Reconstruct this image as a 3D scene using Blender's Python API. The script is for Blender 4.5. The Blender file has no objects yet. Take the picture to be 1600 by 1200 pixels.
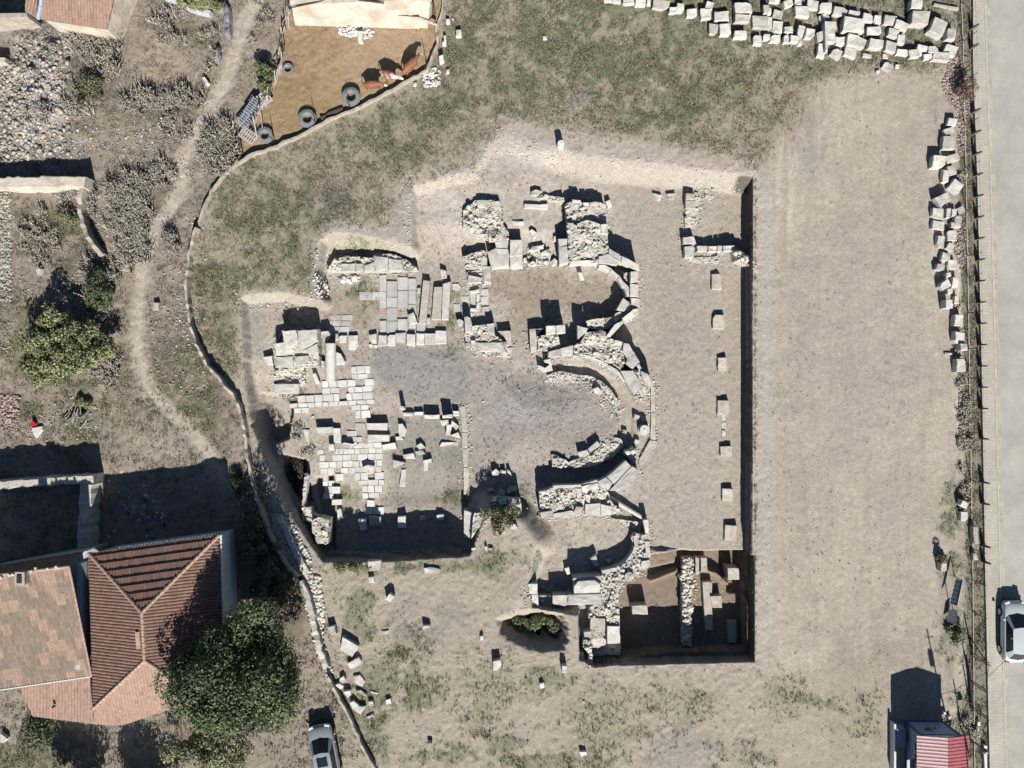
import bpy, bmesh, math, random
import numpy as np
from mathutils import Vector, Matrix, noise as mnoise
random.seed(7); RNG = np.random.default_rng(7)
sc = bpy.context.scene; COL = sc.collection
S = 0.045; H = 56.6; PI = math.pi
SUN_E=5.0; SKY_E=.05; EXPO=1.08
R = math.radians
# ------------------------------------------------------------------ helpers
def W(px, py, z=0.0):
    k = S*(1-z/H)
    return ((px-800)*k, (600-py)*k)
def tag(o, label=None, cat=None, group=None, kind=None):
    if label: o['label'] = label
    if cat: o['category'] = cat
    if group: o['group'] = group
    if kind: o['kind'] = kind
    return o
def link(o, parent=None):
    COL.objects.link(o)
    if parent: o.parent = parent
    return o
def empty(name, label, cat, loc=(0,0,0), rz=0, group=None):
    o = bpy.data.objects.new(name, None); link(o)
    o.location = loc; o.rotation_euler = (0,0,rz); o.empty_display_size = .2
    return tag(o, label, cat, group)
def mobj(name, verts, faces, mat, parent=None, smooth=False, cols=None):
    me = bpy.data.meshes.new(name)
    if isinstance(verts, np.ndarray):
        fl = np.asarray(faces, dtype=np.int32); n = fl.shape[1]
        me.vertices.add(len(verts)); me.vertices.foreach_set('co', verts.astype(np.float32).ravel())
        me.loops.add(fl.size); me.loops.foreach_set('vertex_index', fl.ravel())
        me.polygons.add(len(fl)); me.polygons.foreach_set('loop_start', np.arange(0, fl.size, n, dtype=np.int32))
        me.update(calc_edges=True)
    else:
        me.from_pydata([tuple(v) for v in verts], [], faces); me.update()
    if cols is not None:
        a = me.color_attributes.new('col', 'FLOAT_COLOR', 'POINT')
        c = np.ones((len(me.vertices),4), np.float32); c[:,:3] = cols
        a.data.foreach_set('color', c.ravel())
    if smooth: me.polygons.foreach_set('use_smooth', [True]*len(me.polygons))
    for m in (mat if isinstance(mat,(list,tuple)) else [mat]): me.materials.append(m)
    o = bpy.data.objects.new(name, me); link(o, parent)
    return o
class MB:
    def __init__(s): s.v=[]; s.f=[]; s.c=[]
    def add(s, v, f, c=None):
        b=len(s.v); s.v += [tuple(p) for p in v]; s.f += [[i+b for i in q] for q in f]
        if c is not None: s.c += [c]*len(v)
    def box(s, c, d, rz=0, c_=None, tilt=None):
        M = Matrix.Rotation(rz,3,'Z')
        if tilt is not None: M = M @ tilt
        v=[Vector(c)+M@Vector((sx*d[0]/2,sy*d[1]/2,sz*d[2]/2)) for sz in(-1,1) for sy in(-1,1) for sx in(-1,1)]
        s.add(v,[[0,2,3,1],[4,5,7,6],[0,1,5,4],[2,6,7,3],[0,4,6,2],[1,3,7,5]],c_)
    def tube(s, a, b, ra, rb=None, n=8, c_=None):
        a=Vector(a); b=Vector(b); rb = ra if rb is None else rb
        d=(b-a).normalized(); u=d.orthogonal().normalized(); w=d.cross(u)
        v=[]
        for (p,r) in((a,ra),(b,rb)):
            for i in range(n):
                t=2*PI*i/n; v.append(p+u*r*math.cos(t)+w*r*math.sin(t))
        f=[[i,(i+1)%n,n+(i+1)%n,n+i] for i in range(n)]+[list(range(n))[::-1],list(range(n,2*n))]
        s.add(v,f,c_)
    def prism(s, ring, zb, zt, ch=.03, jit=.0, c_=None):
        n=len(ring); cx=sum(p[0] for p in ring)/n; cy=sum(p[1] for p in ring)/n
        ar=sum(ring[i][0]*ring[(i+1)%n][1]-ring[(i+1)%n][0]*ring[i][1] for i in range(n))
        if ar<0: ring=ring[::-1]
        sz=max(.15,math.sqrt(abs(ar)/2)); k=1-ch/sz*1.4
        jz=[random.uniform(-jit,jit) for _ in ring]
        # a gentle batter: the base is a touch wider than the top
        v=[((x-cx)*1.02+cx,(y-cy)*1.02+cy,zb) for x,y in ring]
        v+=[(x,y,zt-ch+jz[i]) for i,(x,y) in enumerate(ring)]
        v+=[((x-cx)*k+cx,(y-cy)*k+cy,zt+jz[i]) for i,(x,y) in enumerate(ring)]
        f=[[i,(i+1)%n,n+(i+1)%n,n+i] for i in range(n)]+[[n+i,n+(i+1)%n,2*n+(i+1)%n,2*n+i] for i in range(n)]
        v.append((cx,cy,zt+random.uniform(-jit,jit)*.5)); c=3*n
        f+=[[2*n+i,2*n+(i+1)%n,c] for i in range(n)]
        s.add(v,f,c_)
    def build(s, name, mat, parent=None, smooth=False):
        return mobj(name, s.v, s.f, mat, parent, smooth, cols=np.array(s.c) if s.c else None)
def inpoly(px, py, poly):
    c = np.zeros(np.shape(px), bool); n=len(poly)
    for i in range(n):
        x1,y1=poly[i]; x2,y2=poly[(i+1)%n]
        if y1==y2: continue
        c ^= ((y1>py)!=(y2>py)) & (px < (x2-x1)*(py-y1)/(y2-y1)+x1)
    return c
def edist(px, py, poly, w=None, closed=True):
    d = np.full(np.shape(px), 1e9); n=len(poly)
    for i in range(n if closed else n-1):
        x1,y1=poly[i]; x2,y2=poly[(i+1)%n]; dx,dy=x2-x1,y2-y1
        t=np.clip(((px-x1)*dx+(py-y1)*dy)/(dx*dx+dy*dy+1e-9),0,1)
        e=np.hypot(px-x1-t*dx, py-y1-t*dy)
        if w is not None: e=e/w[i]
        d=np.minimum(d,e)
    return d
def sm(t): t=np.clip(t,0,1); return t*t*(3-2*t)
DESAT=.16
def lin(c):
    c=np.array(c,float)/255; c=np.where(c<.04045,c/12.92,((c+.055)/1.055)**2.4); l=float(c@np.array([.21,.72,.07])); return c*(1-DESAT)+l*DESAT
AK = .50          # albedo of a thing that pictures at a given value in the sun
def alb(c): return tuple(float(x) for x in lin(c)*AK)
# value noise on arbitrary points
_L = RNG.random((256,256))
def vn(x, y):
    xi=np.floor(x).astype(int); yi=np.floor(y).astype(int); fx=x-xi; fy=y-yi
    fx=fx*fx*(3-2*fx); fy=fy*fy*(3-2*fy); g=lambda a,b:_L[a&255,b&255]
    return (g(xi,yi)*(1-fx)+g(xi+1,yi)*fx)*(1-fy)+(g(xi,yi+1)*(1-fx)+g(xi+1,yi+1)*fx)*fy
def fbm(x, y, o=4):
    r=0; a=.5; s=0
    for k in range(o): r=r+a*vn(x*2**k+17.3*k, y*2**k+31.7*k); s+=a; a*=.55
    return r/s-.5
def Q(ox, oy, f, txt):
    return [(ox+float(a.split(',')[0])/f, oy+float(a.split(',')[1])/f) for a in txt.split()]
# ------------------------------------------------------------------ materials
def mat(name, col=(.3,.3,.3), rough=.9, noise=0, scale=6, bump=0, bscale=20, attr=False, island=0, objr=0, metal=0, spec=.3, col2=None, detail=6, speck=0):
    m=bpy.data.materials.new(name); m.use_nodes=True; nt=m.node_tree; N=nt.nodes; L=nt.links
    b=N['Principled BSDF']; b.inputs['Roughness'].default_value=rough; b.inputs['Metallic'].default_value=metal
    b.inputs['Specular IOR Level'].default_value=spec
    geo=N.new('ShaderNodeNewGeometry'); src=None
    if attr:
        a=N.new('ShaderNodeVertexColor'); a.layer_name='col'; src=a.outputs[0]
    else:
        rgb=N.new('ShaderNodeRGB'); rgb.outputs[0].default_value=(*col,1); src=rgb.outputs[0]
    if col2 is not None:
        n=N.new('ShaderNodeTexNoise'); n.inputs['Scale'].default_value=scale*.35; n.inputs['Detail'].default_value=5
        L.new(geo.outputs['Position'],n.inputs['Vector'])
        r=N.new('ShaderNodeValToRGB'); r.color_ramp.elements[0].position=.42; r.color_ramp.elements[1].position=.62
        L.new(n.outputs['Fac'],r.inputs[0]); mx=N.new('ShaderNodeMix'); mx.data_type='RGBA'
        L.new(r.outputs[0],mx.inputs[0]); L.new(src,mx.inputs[6]); mx.inputs[7].default_value=(*col2,1); src=mx.outputs[2]
    fac=None
    def mul(sock, lo, hi):
        nonlocal src
        mr=N.new('ShaderNodeMapRange'); mr.inputs['To Min'].default_value=lo; mr.inputs['To Max'].default_value=hi
        L.new(sock,mr.inputs['Value'])
        hsv=N.new('ShaderNodeVectorMath'); hsv.operation='SCALE'; L.new(src,hsv.inputs[0]); L.new(mr.outputs[0],hsv.inputs['Scale']); src=hsv.outputs[0]
        return mr
    if noise:
        n=N.new('ShaderNodeTexNoise'); n.inputs['Scale'].default_value=scale; n.inputs['Detail'].default_value=detail; n.inputs['Roughness'].default_value=.65
        L.new(geo.outputs['Position'],n.inputs['Vector'])
        mr=mul(n.outputs['Fac'],1-noise,1+noise); mr.inputs['From Min'].default_value=.3; mr.inputs['From Max'].default_value=.7
    if speck:
        n=N.new('ShaderNodeTexNoise'); n.inputs['Scale'].default_value=11; n.inputs['Detail'].default_value=3; n.inputs['Roughness'].default_value=.8
        L.new(geo.outputs['Position'],n.inputs['Vector']); mr=mul(n.outputs['Fac'],1-speck,1+speck); mr.inputs['From Min'].default_value=.32; mr.inputs['From Max'].default_value=.68
    if island: mul(geo.outputs['Random Per Island'],1-island,1+island)
    if objr:
        oi=N.new('ShaderNodeObjectInfo'); mul(oi.outputs['Random'],1-objr,1+objr)
    L.new(src,b.inputs['Base Color'])
    if bump:
        n=N.new('ShaderNodeTexNoise'); n.inputs['Scale'].default_value=bscale; n.inputs['Detail'].default_value=5; n.inputs['Roughness'].default_value=.7
        L.new(geo.outputs['Position'],n.inputs['Vector'])
        bp=N.new('ShaderNodeBump'); bp.inputs['Strength'].default_value=1; bp.inputs['Distance'].default_value=bump
        L.new(n.outputs['Fac'],bp.inputs['Height']); L.new(bp.outputs[0],b.inputs['Normal'])
    return m
M={}
M['ground']=mat('ground',attr=True,noise=.17,scale=3.0,bump=.04,bscale=13,detail=9,speck=.27)
M['marble']=mat('marble',alb((226,223,214)),noise=.13,scale=2.5,bump=.025,bscale=9,island=.09,objr=.08,rough=.8)
M['lime']=mat('limestone',alb((226,221,208)),noise=.2,scale=3,bump=.04,bscale=8,objr=.14,col2=alb((208,204,194)))
M['grey']=mat('grey_stone',alb((208,204,196)),noise=.17,scale=3,bump=.03,bscale=8,island=.1,objr=.08)
M['pave']=mat('paving',alb((234,232,225)),noise=.16,scale=2,bump=.015,bscale=9,island=.12)
M['pave2']=mat('paving_grey',alb((200,199,194)),noise=.16,scale=2,bump=.015,bscale=9,island=.12)
M['tan']=mat('tan_stone',alb((208,198,184)),noise=.2,scale=3,bump=.04,bscale=8,objr=.1)
M['rub']=mat('rubble',alb((216,210,196)),noise=.2,scale=4,bump=.03,bscale=10,island=.2)
M['core']=mat('mortar_core',alb((216,209,194)),noise=.3,scale=4.5,bump=.08,bscale=8)
M['mud']=mat('mud_brick',alb((228,216,196)),noise=.16,scale=2.2,bump=.06,bscale=4,col2=alb((205,190,168)))
M['dump']=mat('dump_stone',alb((188,180,164)),noise=.3,scale=4,bump=.03,island=.35)
M['redrub']=mat('brick_rubble',alb((178,156,146)),noise=.3,scale=5,bump=.03,island=.35)
M['conc']=mat('concrete',alb((190,178,160)),noise=.3,scale=3,bump=.03,bscale=10)
M['wood']=mat('old_wood',alb((196,186,176)),noise=.25,scale=4,island=.3)
M['dwood']=mat('dark_wood',alb((92,78,66)),noise=.3,scale=5,island=.3)
M['iron']=mat('iron',alb((58,48,44)),rough=.6,noise=.2)
M['post']=mat('post',alb((110,104,98)),noise=.2)
M['grass']=mat('grass',attr=True,noise=.2,scale=8,rough=.9)
M['leaf']=mat('leaf',attr=True,noise=.15,scale=5,rough=.6)
M['bark']=mat('bark',alb((110,96,84)),noise=.3,scale=8,bump=.05)
M['tile']=mat('roof_tile',attr=True,noise=.2,scale=5,bump=.02,bscale=25)
M['ridge']=mat('ridge_mortar',alb((196,164,140)),noise=.25,scale=5)
M['plaster']=mat('plaster',alb((205,212,218)),noise=.1,scale=2)
M['white']=mat('white_paint',alb((232,234,236)),noise=.05,rough=.5)
M['bluep']=mat('blue_panel',alb((168,190,212)),noise=.06,rough=.5)
M['blue']=mat('blue_paint',alb((50,110,180)),rough=.5)
M['glass']=mat('dark_glass',(.01,.013,.018),rough=.08,spec=.7)
M['rubber']=mat('rubber',alb((142,144,150)),noise=.3,scale=5,bump=.02,rough=.9)
M['blackr']=mat('tyre_rubber',(.02,.02,.02),rough=.8)
M['panel']=mat('grey_sheet',alb((122,128,136)),noise=.1,scale=4,rough=.5)
M['cowr']=mat('cow_brown',alb((156,96,62)),noise=.2,scale=5,rough=.7)
M['cowpatch']=mat('cow_patched',alb((156,96,62)),noise=.1,scale=8,rough=.7,col2=alb((240,232,226)))
M['coww']=mat('cow_white',alb((240,232,224)),noise=.1,scale=5,rough=.7)
M['attr']=mat('painted',attr=True,noise=.12,scale=4,rough=.8)
M['roadkerb']=mat('kerb',alb((206,198,184)),noise=.2,scale=3)
def paint(name,col,rough=.25,metal=.35):
    m=mat(name,col,rough=rough,metal=metal,spec=.5); m.node_tree.nodes['Principled BSDF'].inputs['Coat Weight'].default_value=.6; return m
M['carwhite']=paint('car_white',alb((218,230,228)),metal=.1); M['carsilver']=paint('car_silver',alb((196,208,216)),metal=.4)
M['rim']=mat('rim',(.4,.41,.42),metal=.8,rough=.35)
def brickmat(name,c1,c2,cm,sx,sy,bw=.22,bh=.11,rot=0):
    m=mat(name,c1,noise=.16,scale=.45,bump=.0,speck=.1,detail=9); nt=m.node_tree; N=nt.nodes; L=nt.links
    geo=N.new('ShaderNodeNewGeometry'); mp=N.new('ShaderNodeMapping'); mp.inputs['Rotation'].default_value=(0,0,rot)
    L.new(geo.outputs['Position'],mp.inputs[0]); br=N.new('ShaderNodeTexBrick'); L.new(mp.outputs[0],br.inputs['Vector'])
    br.inputs['Scale'].default_value=1; br.inputs['Brick Width'].default_value=bw; br.inputs['Row Height'].default_value=bh
    br.inputs['Mortar Size'].default_value=.012; br.inputs['Color1'].default_value=(*c1,1); br.inputs['Color2'].default_value=(*c2,1); br.inputs['Mortar'].default_value=(*cm,1)
    # replace the RGB source
    rgb=[n for n in N if n.type=='RGB'][0]; to=rgb.outputs[0].links[0].to_socket; L.new(br.outputs['Color'],to)
    return m
M['road']=brickmat('road_pavers',alb((190,187,176)),alb((185,182,171)),alb((188,186,174)),1,1,.4,.2)
M['walk']=brickmat('walk_pavers',alb((204,196,180)),alb((192,186,172)),alb((178,170,156)),1,1,.25,.22)
# ------------------------------------------------------------------ terrain
fx=np.unique(np.round(np.concatenate([np.arange(-38,38.01,.1),np.arange(16.6,17.3,.025)]),4)); fy=np.unique(np.round(np.concatenate([np.arange(-29,29.01,.1),np.arange(-20.0,-18.8,.05)]),4))
out=np.array([3,8,16,30,60,120,220,400.])
GX=np.concatenate([(-38-out)[::-1],fx,38+out]); GY=np.concatenate([(-29-out)[::-1],fy,29+out])
XX,YY=np.meshgrid(GX,GY); PX=XX/S+800; PY=600-YY/S      # true positions in ground-plane pixel units
nz=fbm(XX*.9,YY*.9,5); nz2=fbm(XX*3.1+50,YY*3.1,4); nz3=fbm(XX*.25+9,YY*.25+4,4)
def D(poly_px): return poly_px
ZZ=.10*nz+(.07*nz2+.05*fbm(XX*6+3,YY*6,2))*(1-.72*sm((PX-1180)/30)*sm((PY-110)/30))
near=sm((1500-PX)/8)
def gpit(poly,widths,depth,noise=.35):
    """lower the ground inside poly (true px units); widths in metres per edge"""
    global ZZ
    noise=noise*(1-.8*sm((PX-1110)/40)*sm((PY-262)/10)*sm((1040-PY)/4)); pxn=PX+nz2*noise/S; pyn=PY+nz*noise/S*.8
    ins=inpoly(pxn,pyn,poly); t=edist(pxn,pyn,poly,[w/S for w in widths])
    d=depth if np.isscalar(depth) else depth
    return np.where(ins, sm(t)*d, 0)
# main excavation (edges listed with the width of their bank)
EXW=[(372,462,.6),(440,455,.6),(500,470,.4),(492,420,.4),(500,375,.4),(525,362,.8),(575,368,.8),(640,385,.6),(640,290,.8),(700,272,.8),(738,268,.6),(778,205,1.7),(860,228,1.7),(960,246,1.5),(1060,258,1.2),(1177,272,.05),(1176,880,.05),(1173,1024,.05),(1050,1028,.1),(930,1043,.1),(905,1030,.2),(902,962,.3),(830,950,.5),(822,905,1.0),(838,850,1.6),(812,818,1.6),(760,800,.25),(735,868,.15),(620,876,.15),(505,878,.2),(470,830,.2),(440,770,.2),(405,700,.2),(388,640,.3),(378,560,.5)]
EXC=[(a_,b_) for a_,b_,c_ in EXW]; EW=[c_ for a_,b_,c_ in EXW]
dep=1.4-.75*sm((410-PY)/70)*sm((890-PX)/50)+.45*sm((745-PX)/60)*sm((PY-560)/180)-.35*sm((470-PX)/60)*sm((620-PY)/60)
dep=dep+.25*sm((PX-1100)/60)+.45*sm((745-PX)/60)*sm((PY-725)/60)-.25*sm((330-PY)/60)*sm((1000-PX)/80)
hole=gpit(EXC,EW,dep,.13)
lv=-hole
# trench in the south-east corner of the pit
TR=[(968,935),(1000,888),(1022,872),(1066,866),(1180,868),(1180,1034),(968,1040)]
t=gpit(TR,[.12]*7,1.15-.2*sm((PX-1100)/60),.12); lv=lv-t
for poly,d in(([(1020,862),(1070,866),(1066,892),(1014,902),(1008,892)],-.25),([(1137,868),(1172,868),(1180,945),(1150,940),(1150,915),(1137,900)],.5)):
    lv=lv-gpit(poly,[.12]*len(poly),-d if d<0 else d,.1)*(1 if d>0 else -1)
# thin earth ridges left standing in the trench
def ridge(pts,w,h):
    global lv
    d=edist(PX+nz2*4,PY+nz*3,pts,closed=False); lv=lv+sm(1.6-d/w)*h
ridge([(1026,918),(1050,908),(1068,902)],3.2,.55); ridge([(1090,908),(1110,900),(1130,906),(1148,922)],3.0,.7)
# raised apse floor (synthronon platform)
a0=(862,655)
SYN=[(760,575),(865,590),(905,588),(940,606),(962,632),(972,660),(968,690),(945,712),(900,728),(862,736),(862,745),(760,740)]
g=gpit(SYN,[3,.12,.12,.12,.12,.12,.12,.12,.12,.12,3,3],.42,.12); lv=lv+g
lv=lv-gpit([(868,572),(915,566),(965,590),(998,640),(992,700),(962,738),(860,775),(840,750),(855,728),(905,722),(945,706),(966,680),(968,650),(945,612),(905,594),(865,596)],[.2]*16,.12,.1)
# bush-filled pit
lv=lv-gpit([(772,968),(800,955),(840,948),(882,962),(892,990),(885,1016),(845,1022),(800,1006),(778,990)],[.9,.9,.6,.6,.9,1.0,1.0,1.0,.9],1.3,.6)
lv=lv-gpit([(395,612),(425,615),(450,640),(440,690),(410,700),(392,665)],[.2]*6,1.0,.25)
lv=lv-gpit([(424,712),(468,722),(476,792),(448,800),(430,760)],[.2]*5,.9,.25)
lv=lv-gpit([(480,750),(512,745),(514,872),(496,870)],[.2]*4,.5,.15)
# west plateau: natural undulation, the lane sinks a little
lane=edist(PX+nz*8,PY,[(420,-60),(400,0),(382,50),(352,138),(325,188),(298,225),(285,262),(285,300),(252,350),(228,400),(215,475),(216,550),(226,600),(250,632),(287,668),(325,712),(360,760)],closed=False)
lv=lv-.12*sm(1.3-lane/14)*(1-sm(hole*3))
und=nz3*.5*sm((360-PX)/60)
ZZ=ZZ*np.where(hole>.2,.7,1)+lv+und
# heap of debris at the top left
ZZ=ZZ+.9*np.exp(-(((PX-70)/45)**2+((PY-140)/75)**2))*(1+nz*2)
ZZ=ZZ-1.0*sm(1.4-np.hypot((PX-116)/17,(PY-640)/9+ (PX-116)/30))*(PX<160)
ZZ=ZZ*near+(-.06)*(1-near)
def gz(x,y):
    i=np.clip(np.searchsorted(GX,x)-1,0,len(GX)-2); j=np.clip(np.searchsorted(GY,y)-1,0,len(GY)-2)
    a=(x-GX[i])/(GX[i+1]-GX[i]); b=(y-GY[j])/(GY[j+1]-GY[j])
    return (ZZ[j,i]*(1-a)+ZZ[j,i+1]*a)*(1-b)+(ZZ[j+1,i]*(1-a)+ZZ[j+1,i+1]*a)*b
def gp(px,py,h=0.0):
    """world x,y and ground z of the spot whose point at height h shows at photo pixel px,py"""
    z=0.0
    for _ in range(6):
        x,y=W(px,py,z+h); z=float(gz(x,y))
    return x,y,z
# ---- colours of the soils and plants (albedo)
C=np.zeros(XX.shape+(3,))+lin((187,175,158))
C*= (1+.34*nz3+.22*nz+.12*nz2)[...,None]
green=np.zeros(XX.shape); dry=np.zeros(XX.shape); peb=np.zeros(XX.shape)+.05
def put(mask,rgb,op=1.0):
    global C
    m=(mask*op)[...,None]; C=C*(1-m)+lin(rgb)*m
def pm(poly,soft=1.0,nzs=1.0):
    pxn=PX+nz*nzs*50+nz2*nzs*14; pyn=PY+nz3*nzs*20+nz2*nzs*14+nz*nzs*30
    ins=inpoly(pxn,pyn,poly); d=edist(pxn,pyn,poly)*S
    return np.where(ins,sm(.5+d/soft/2),sm(.5-d/soft/2))
def el(cx,cy,rx,ry,ns=1.6,rot=0):
    c,s=math.cos(R(rot)),math.sin(R(rot)); dx=PX-cx; dy=PY-cy
    r=np.hypot((dx*c+dy*s)/rx,(-dx*s+dy*c)/ry); return sm((1.25-r+ns*nz+ns*.8*nz2)/.75)
fld=sm((PX-1188)/30)*sm((PY-125)/50)
streak=fbm(XX*2.2+7+nz3*3,YY*.10,5); streak2=fbm(XX*5+3+nz*1.2,YY*.3+4,3); C*=(1+(.5*streak+.42*streak2+.5*nz3)*fld)[...,None]
for _ in range(70):
    cx_,cy_=RNG.uniform(1200,1490),RNG.uniform(150,1180); rr_=RNG.uniform(3,14); d_=np.hypot((PX-cx_)/rr_,(PY-cy_)/(rr_*RNG.uniform(.8,2.5)))
    C=C*(1+(RNG.choice([-.22,-.16,.08])*sm(1.2-d_+2.5*nz2))*(d_<2.5))[...,None]
for k_,(x0,x1,y0,y1,wob) in enumerate(((1255,1262,160,1040,14),(1296,1300,150,1050,10),(1345,1330,180,1000,22),(1382,1368,190,980,22),(1418,1440,200,960,12),(1236,1225,300,1050,10))):
    tx=x0+(x1-x0)*(PY-y0)/(y1-y0)+wob*np.sin(PY/130+k_//2*1.7); m=sm(1.35-np.abs(PX-tx)/5.5)*sm((PY-y0)/40)*sm((y1-PY)/60)*np.clip(.6+3*vn(XX*.8+k_*9,YY*.3)-1.2,0,1)
    C=C*(1+(.10 if k_%2 else -.12)*m)[...,None]
# dusty strip and field
put(pm([(1290,150),(1380,110),(1460,130),(1480,300),(1480,560),(1500,760),(1470,980),(1200,1060),(1195,400),(1270,240)],1.2,.8),(194,182,164),.6); arc=np.hypot((PX-1400)/120,(PY-235)/115); put(sm(1.3-np.abs(arc-1)/.035)*(PX<1420)*(PY<300),(206,196,180),.5); put(sm(1.3-np.abs(arc-.8)/.03)*(PX<1440)*(PY<290),(172,160,144),.35); arc=np.hypot((PX-1230)/60,(PY-1010)/150); put(sm(1.2-np.abs(arc-1)/.05)*(PX>1225),(202,192,176),.4)
put(el(1270,250,25,30),(165,160,155),.5); put(el(1230,180,30,50),(170,150,130),.4); put(el(1340,560,110,280,2.5),(178,166,156),.35)
gr=pm([(700,-60),(1520,-60),(1500,100),(1440,110),(1380,100),(1270,130),(1225,200),(1190,262),(1040,222),(900,205),(800,182),(740,262),(640,285),(600,350),(520,352),(488,380),(488,455),(372,452),(372,600),(340,590),(300,505),(296,400),(320,310),(380,250),(560,175),(665,125),(690,60)],.7,.5)
put(gr*np.clip(1.05+2.2*nz3+1.2*nz,0,1),(158,148,122),.75); dry+=gr*.8
for e in((870,55,130,45),(1080,85,80,38),(1160,70,60,40),(960,100,100,50),(1060,170,45,55),(900,90,70,50),(1150,150,50,40),(820,110,80,60),(720,80,40,70),(640,185,60,30),(700,150,60,40),(400,340,60,60),(360,440,50,60),(440,420,60,40),(345,520,25,50),(480,330,60,30),(600,230,60,40),(1020,190,60,25),(1000,10,300,20),(1300,110,90,16),(1400,100,70,14),(1440,20,60,40),(1100,20,300,40),(1350,45,150,20),(1420,60,40,20)):
    m=el(*e,3.6)*gr; put(m,(122,130,94),.6); green+=m*.6
put(el(905,155,22,18),(148,148,150),.6); put(el(520,305,34,24,1.0),(118,112,112),.7); put(el(560,270,60,30),(165,150,130),.5); put(el(1120,120,20,80),(178,160,142),.5); put(el(1180,90,40,20),(180,165,145),.5)
# left strip: weeds, rubble, lane
lf=pm([(-200,-200),(440,-200),(455,10),(380,245),(320,320),(298,400),(296,470),(320,560),(385,650),(400,760),(500,930),(600,1300),(-200,1300)],.4,.2)
put(lf,(158,144,128),.8); dry+=lf*.45; peb+=lf*.35
for e in((220,330,50,70),(235,170,60,30),(150,100,40,80),(345,240,35,45),(120,420,50,60),(60,380,40,60),(270,560,40,60),(330,640,40,60),(190,580,30,60),(420,720,30,80),(445,930,40,70)):
    put(el(*e,1.8)*lf,(110,102,84),.65)
for e in((60,530,70,60),(115,640,50,60),(40,640,30,30),(290,640,60,50),(305,60,40,20),(60,1180,60,60),(300,570,30,40),(100,350,50,30)):
    m=el(*e,2)*lf; put(m,(108,112,70),.6); green+=m*.6
put(el(60,130,60,80,1.5),(200,192,184),.55); peb+=el(60,130,70,90)*.9
put(sm(1.6-lane/(13+nz*10))*lf,(190,178,160),.9); put(sm(1.3-lane/5)*lf,(206,194,176),.7); dry*=1-sm(1.5-lane/12)
put(el(250,100,55,60,1.2),(176,160,140),.6); put(el(255,690,60,40,1.5),(182,168,152),.6)
put(el(180,640,40,30),(160,145,120),.5); put(el(20,640,16,26),(150,120,104),.6); put(el(1040,60,2,2),(160,145,120),.1)
# animal pen
pen=pm([(448,25),(500,-20),(690,-20),(684,60),(668,108),(600,148),(500,200),(400,240),(378,238),(398,170),(430,100)],.25,.12)
put(pen,(180,150,108),.95); green*=1-pen; dry*=1-pen*.9
put(pen*el(460,170,110,60,1.5),(164,138,92),.7); put(pen*el(620,60,80,35,1.4),(190,160,128),.7); put(pen*el(480,80,50,40,3),(146,122,96),.5); put(pen*el(560,120,30,60),(185,162,128),.5)
# banks and pit
exm=np.clip(hole/.15,0,1)
green*=1-exm; dry*=1-exm*.8
edge=sm(1-edist(PX+nz*18,PY+nz*12,EXC)*S/1.5)*(1-exm)*sm((PX-480)/60)
put(edge*sm((480-PY)/60)*np.clip(.8+nz*1.5+nz2,0,1),(196,187,176),.7); put(edge*sm((PX-1100)/60)*.7,(196,184,172),.8); put(edge*sm((PY-900)/60)*sm((PX-900)/40),(192,180,168),.6)
put(exm*np.clip(.85+nz*.8,0,1),(185,174,160),.8)
bank=np.clip((hole/np.maximum(dep,.1)),0,1); bank=4*bank*(1-bank)
nb=np.clip(sm((500-PY)/60),0,1)
put(np.clip(bank*1.2,0,1)*nb*sm((1150-PX)/40),(188,177,162),.6)
put(exm*el(830,250,60,30,1.0),(214,204,192),.6); put(exm*el(685,320,45,50,.9),(206,194,182),.7); put(exm*el(560,385,60,25,1),(176,162,140),.7)
put(exm*pm([(755,415),(905,420),(960,440),(975,470),(950,500),(890,510),(830,520),(770,520),(750,470)],.4,.2),(168,154,134),.85)
ap=exm*pm([(730,560),(860,580),(940,600),(970,660),(950,710),(860,730),(850,780),(740,770)],.6,.4); put(ap,(172,162,154),.85); put(ap*el(830,640,60,50,2.5),(186,180,176),.5); put(ap*el(860,690,70,25,2.5),(150,138,126),.4); peb+=ap*.5
put(exm*pm([(575,540),(735,540),(730,635),(640,640),(580,585)],.4,.2),(158,154,148),.9)
put(exm*pm([(600,650),(722,650),(725,800),(600,800)],.5,.3),(156,150,140),.9); put(exm*el(540,470,60,40,2),(172,156,134),.7); put(exm*el(560,740,25,30),(146,142,110),.6)
m=exm*np.maximum.reduce([el(705,785,25,12,2),el(440,560,14,60,2),el(455,625,20,20,2),el(530,780,20,15,2),el(560,440,15,40,3),el(820,780,14,25,2),el(840,880,12,30,2),el(700,500,20,40,3)]); put(m,(112,122,74),.7); green+=m*.8
put(exm*el(1060,490,60,100,2.5),(170,156,142),.35); put(exm*sm((PX-1120)/60)*.6,(180,164,148),.6)
for e_ in((770,350,70,60),(900,350,70,70),(920,540,90,50),(900,780,80,30),(930,900,80,60),(450,560,50,50),(560,420,80,22),(760,500,40,50)): put(exm*el(*e_,2.2),(208,200,186),.5)
trm=np.clip(t/.3,0,1); put(trm,(152,132,112),.92)
put(exm*el(395,500,14,60),(170,165,155),.6)
ftn=np.clip((hole+t)/np.maximum(dep+.0,.1),0,1); put(sm(ftn/.12)*(1-sm((ftn-.9)/.1))*np.clip(sm((PX-1150)/8)*sm((PY-262)/8)+sm((PY-1010)/8)*sm((PX-900)/20)+sm((PY-840)/10)*sm((760-PX)/20),0,1),(98,88,74),.92)  # brown soil of the cut walls, darkened further to paint in their shade
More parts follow.
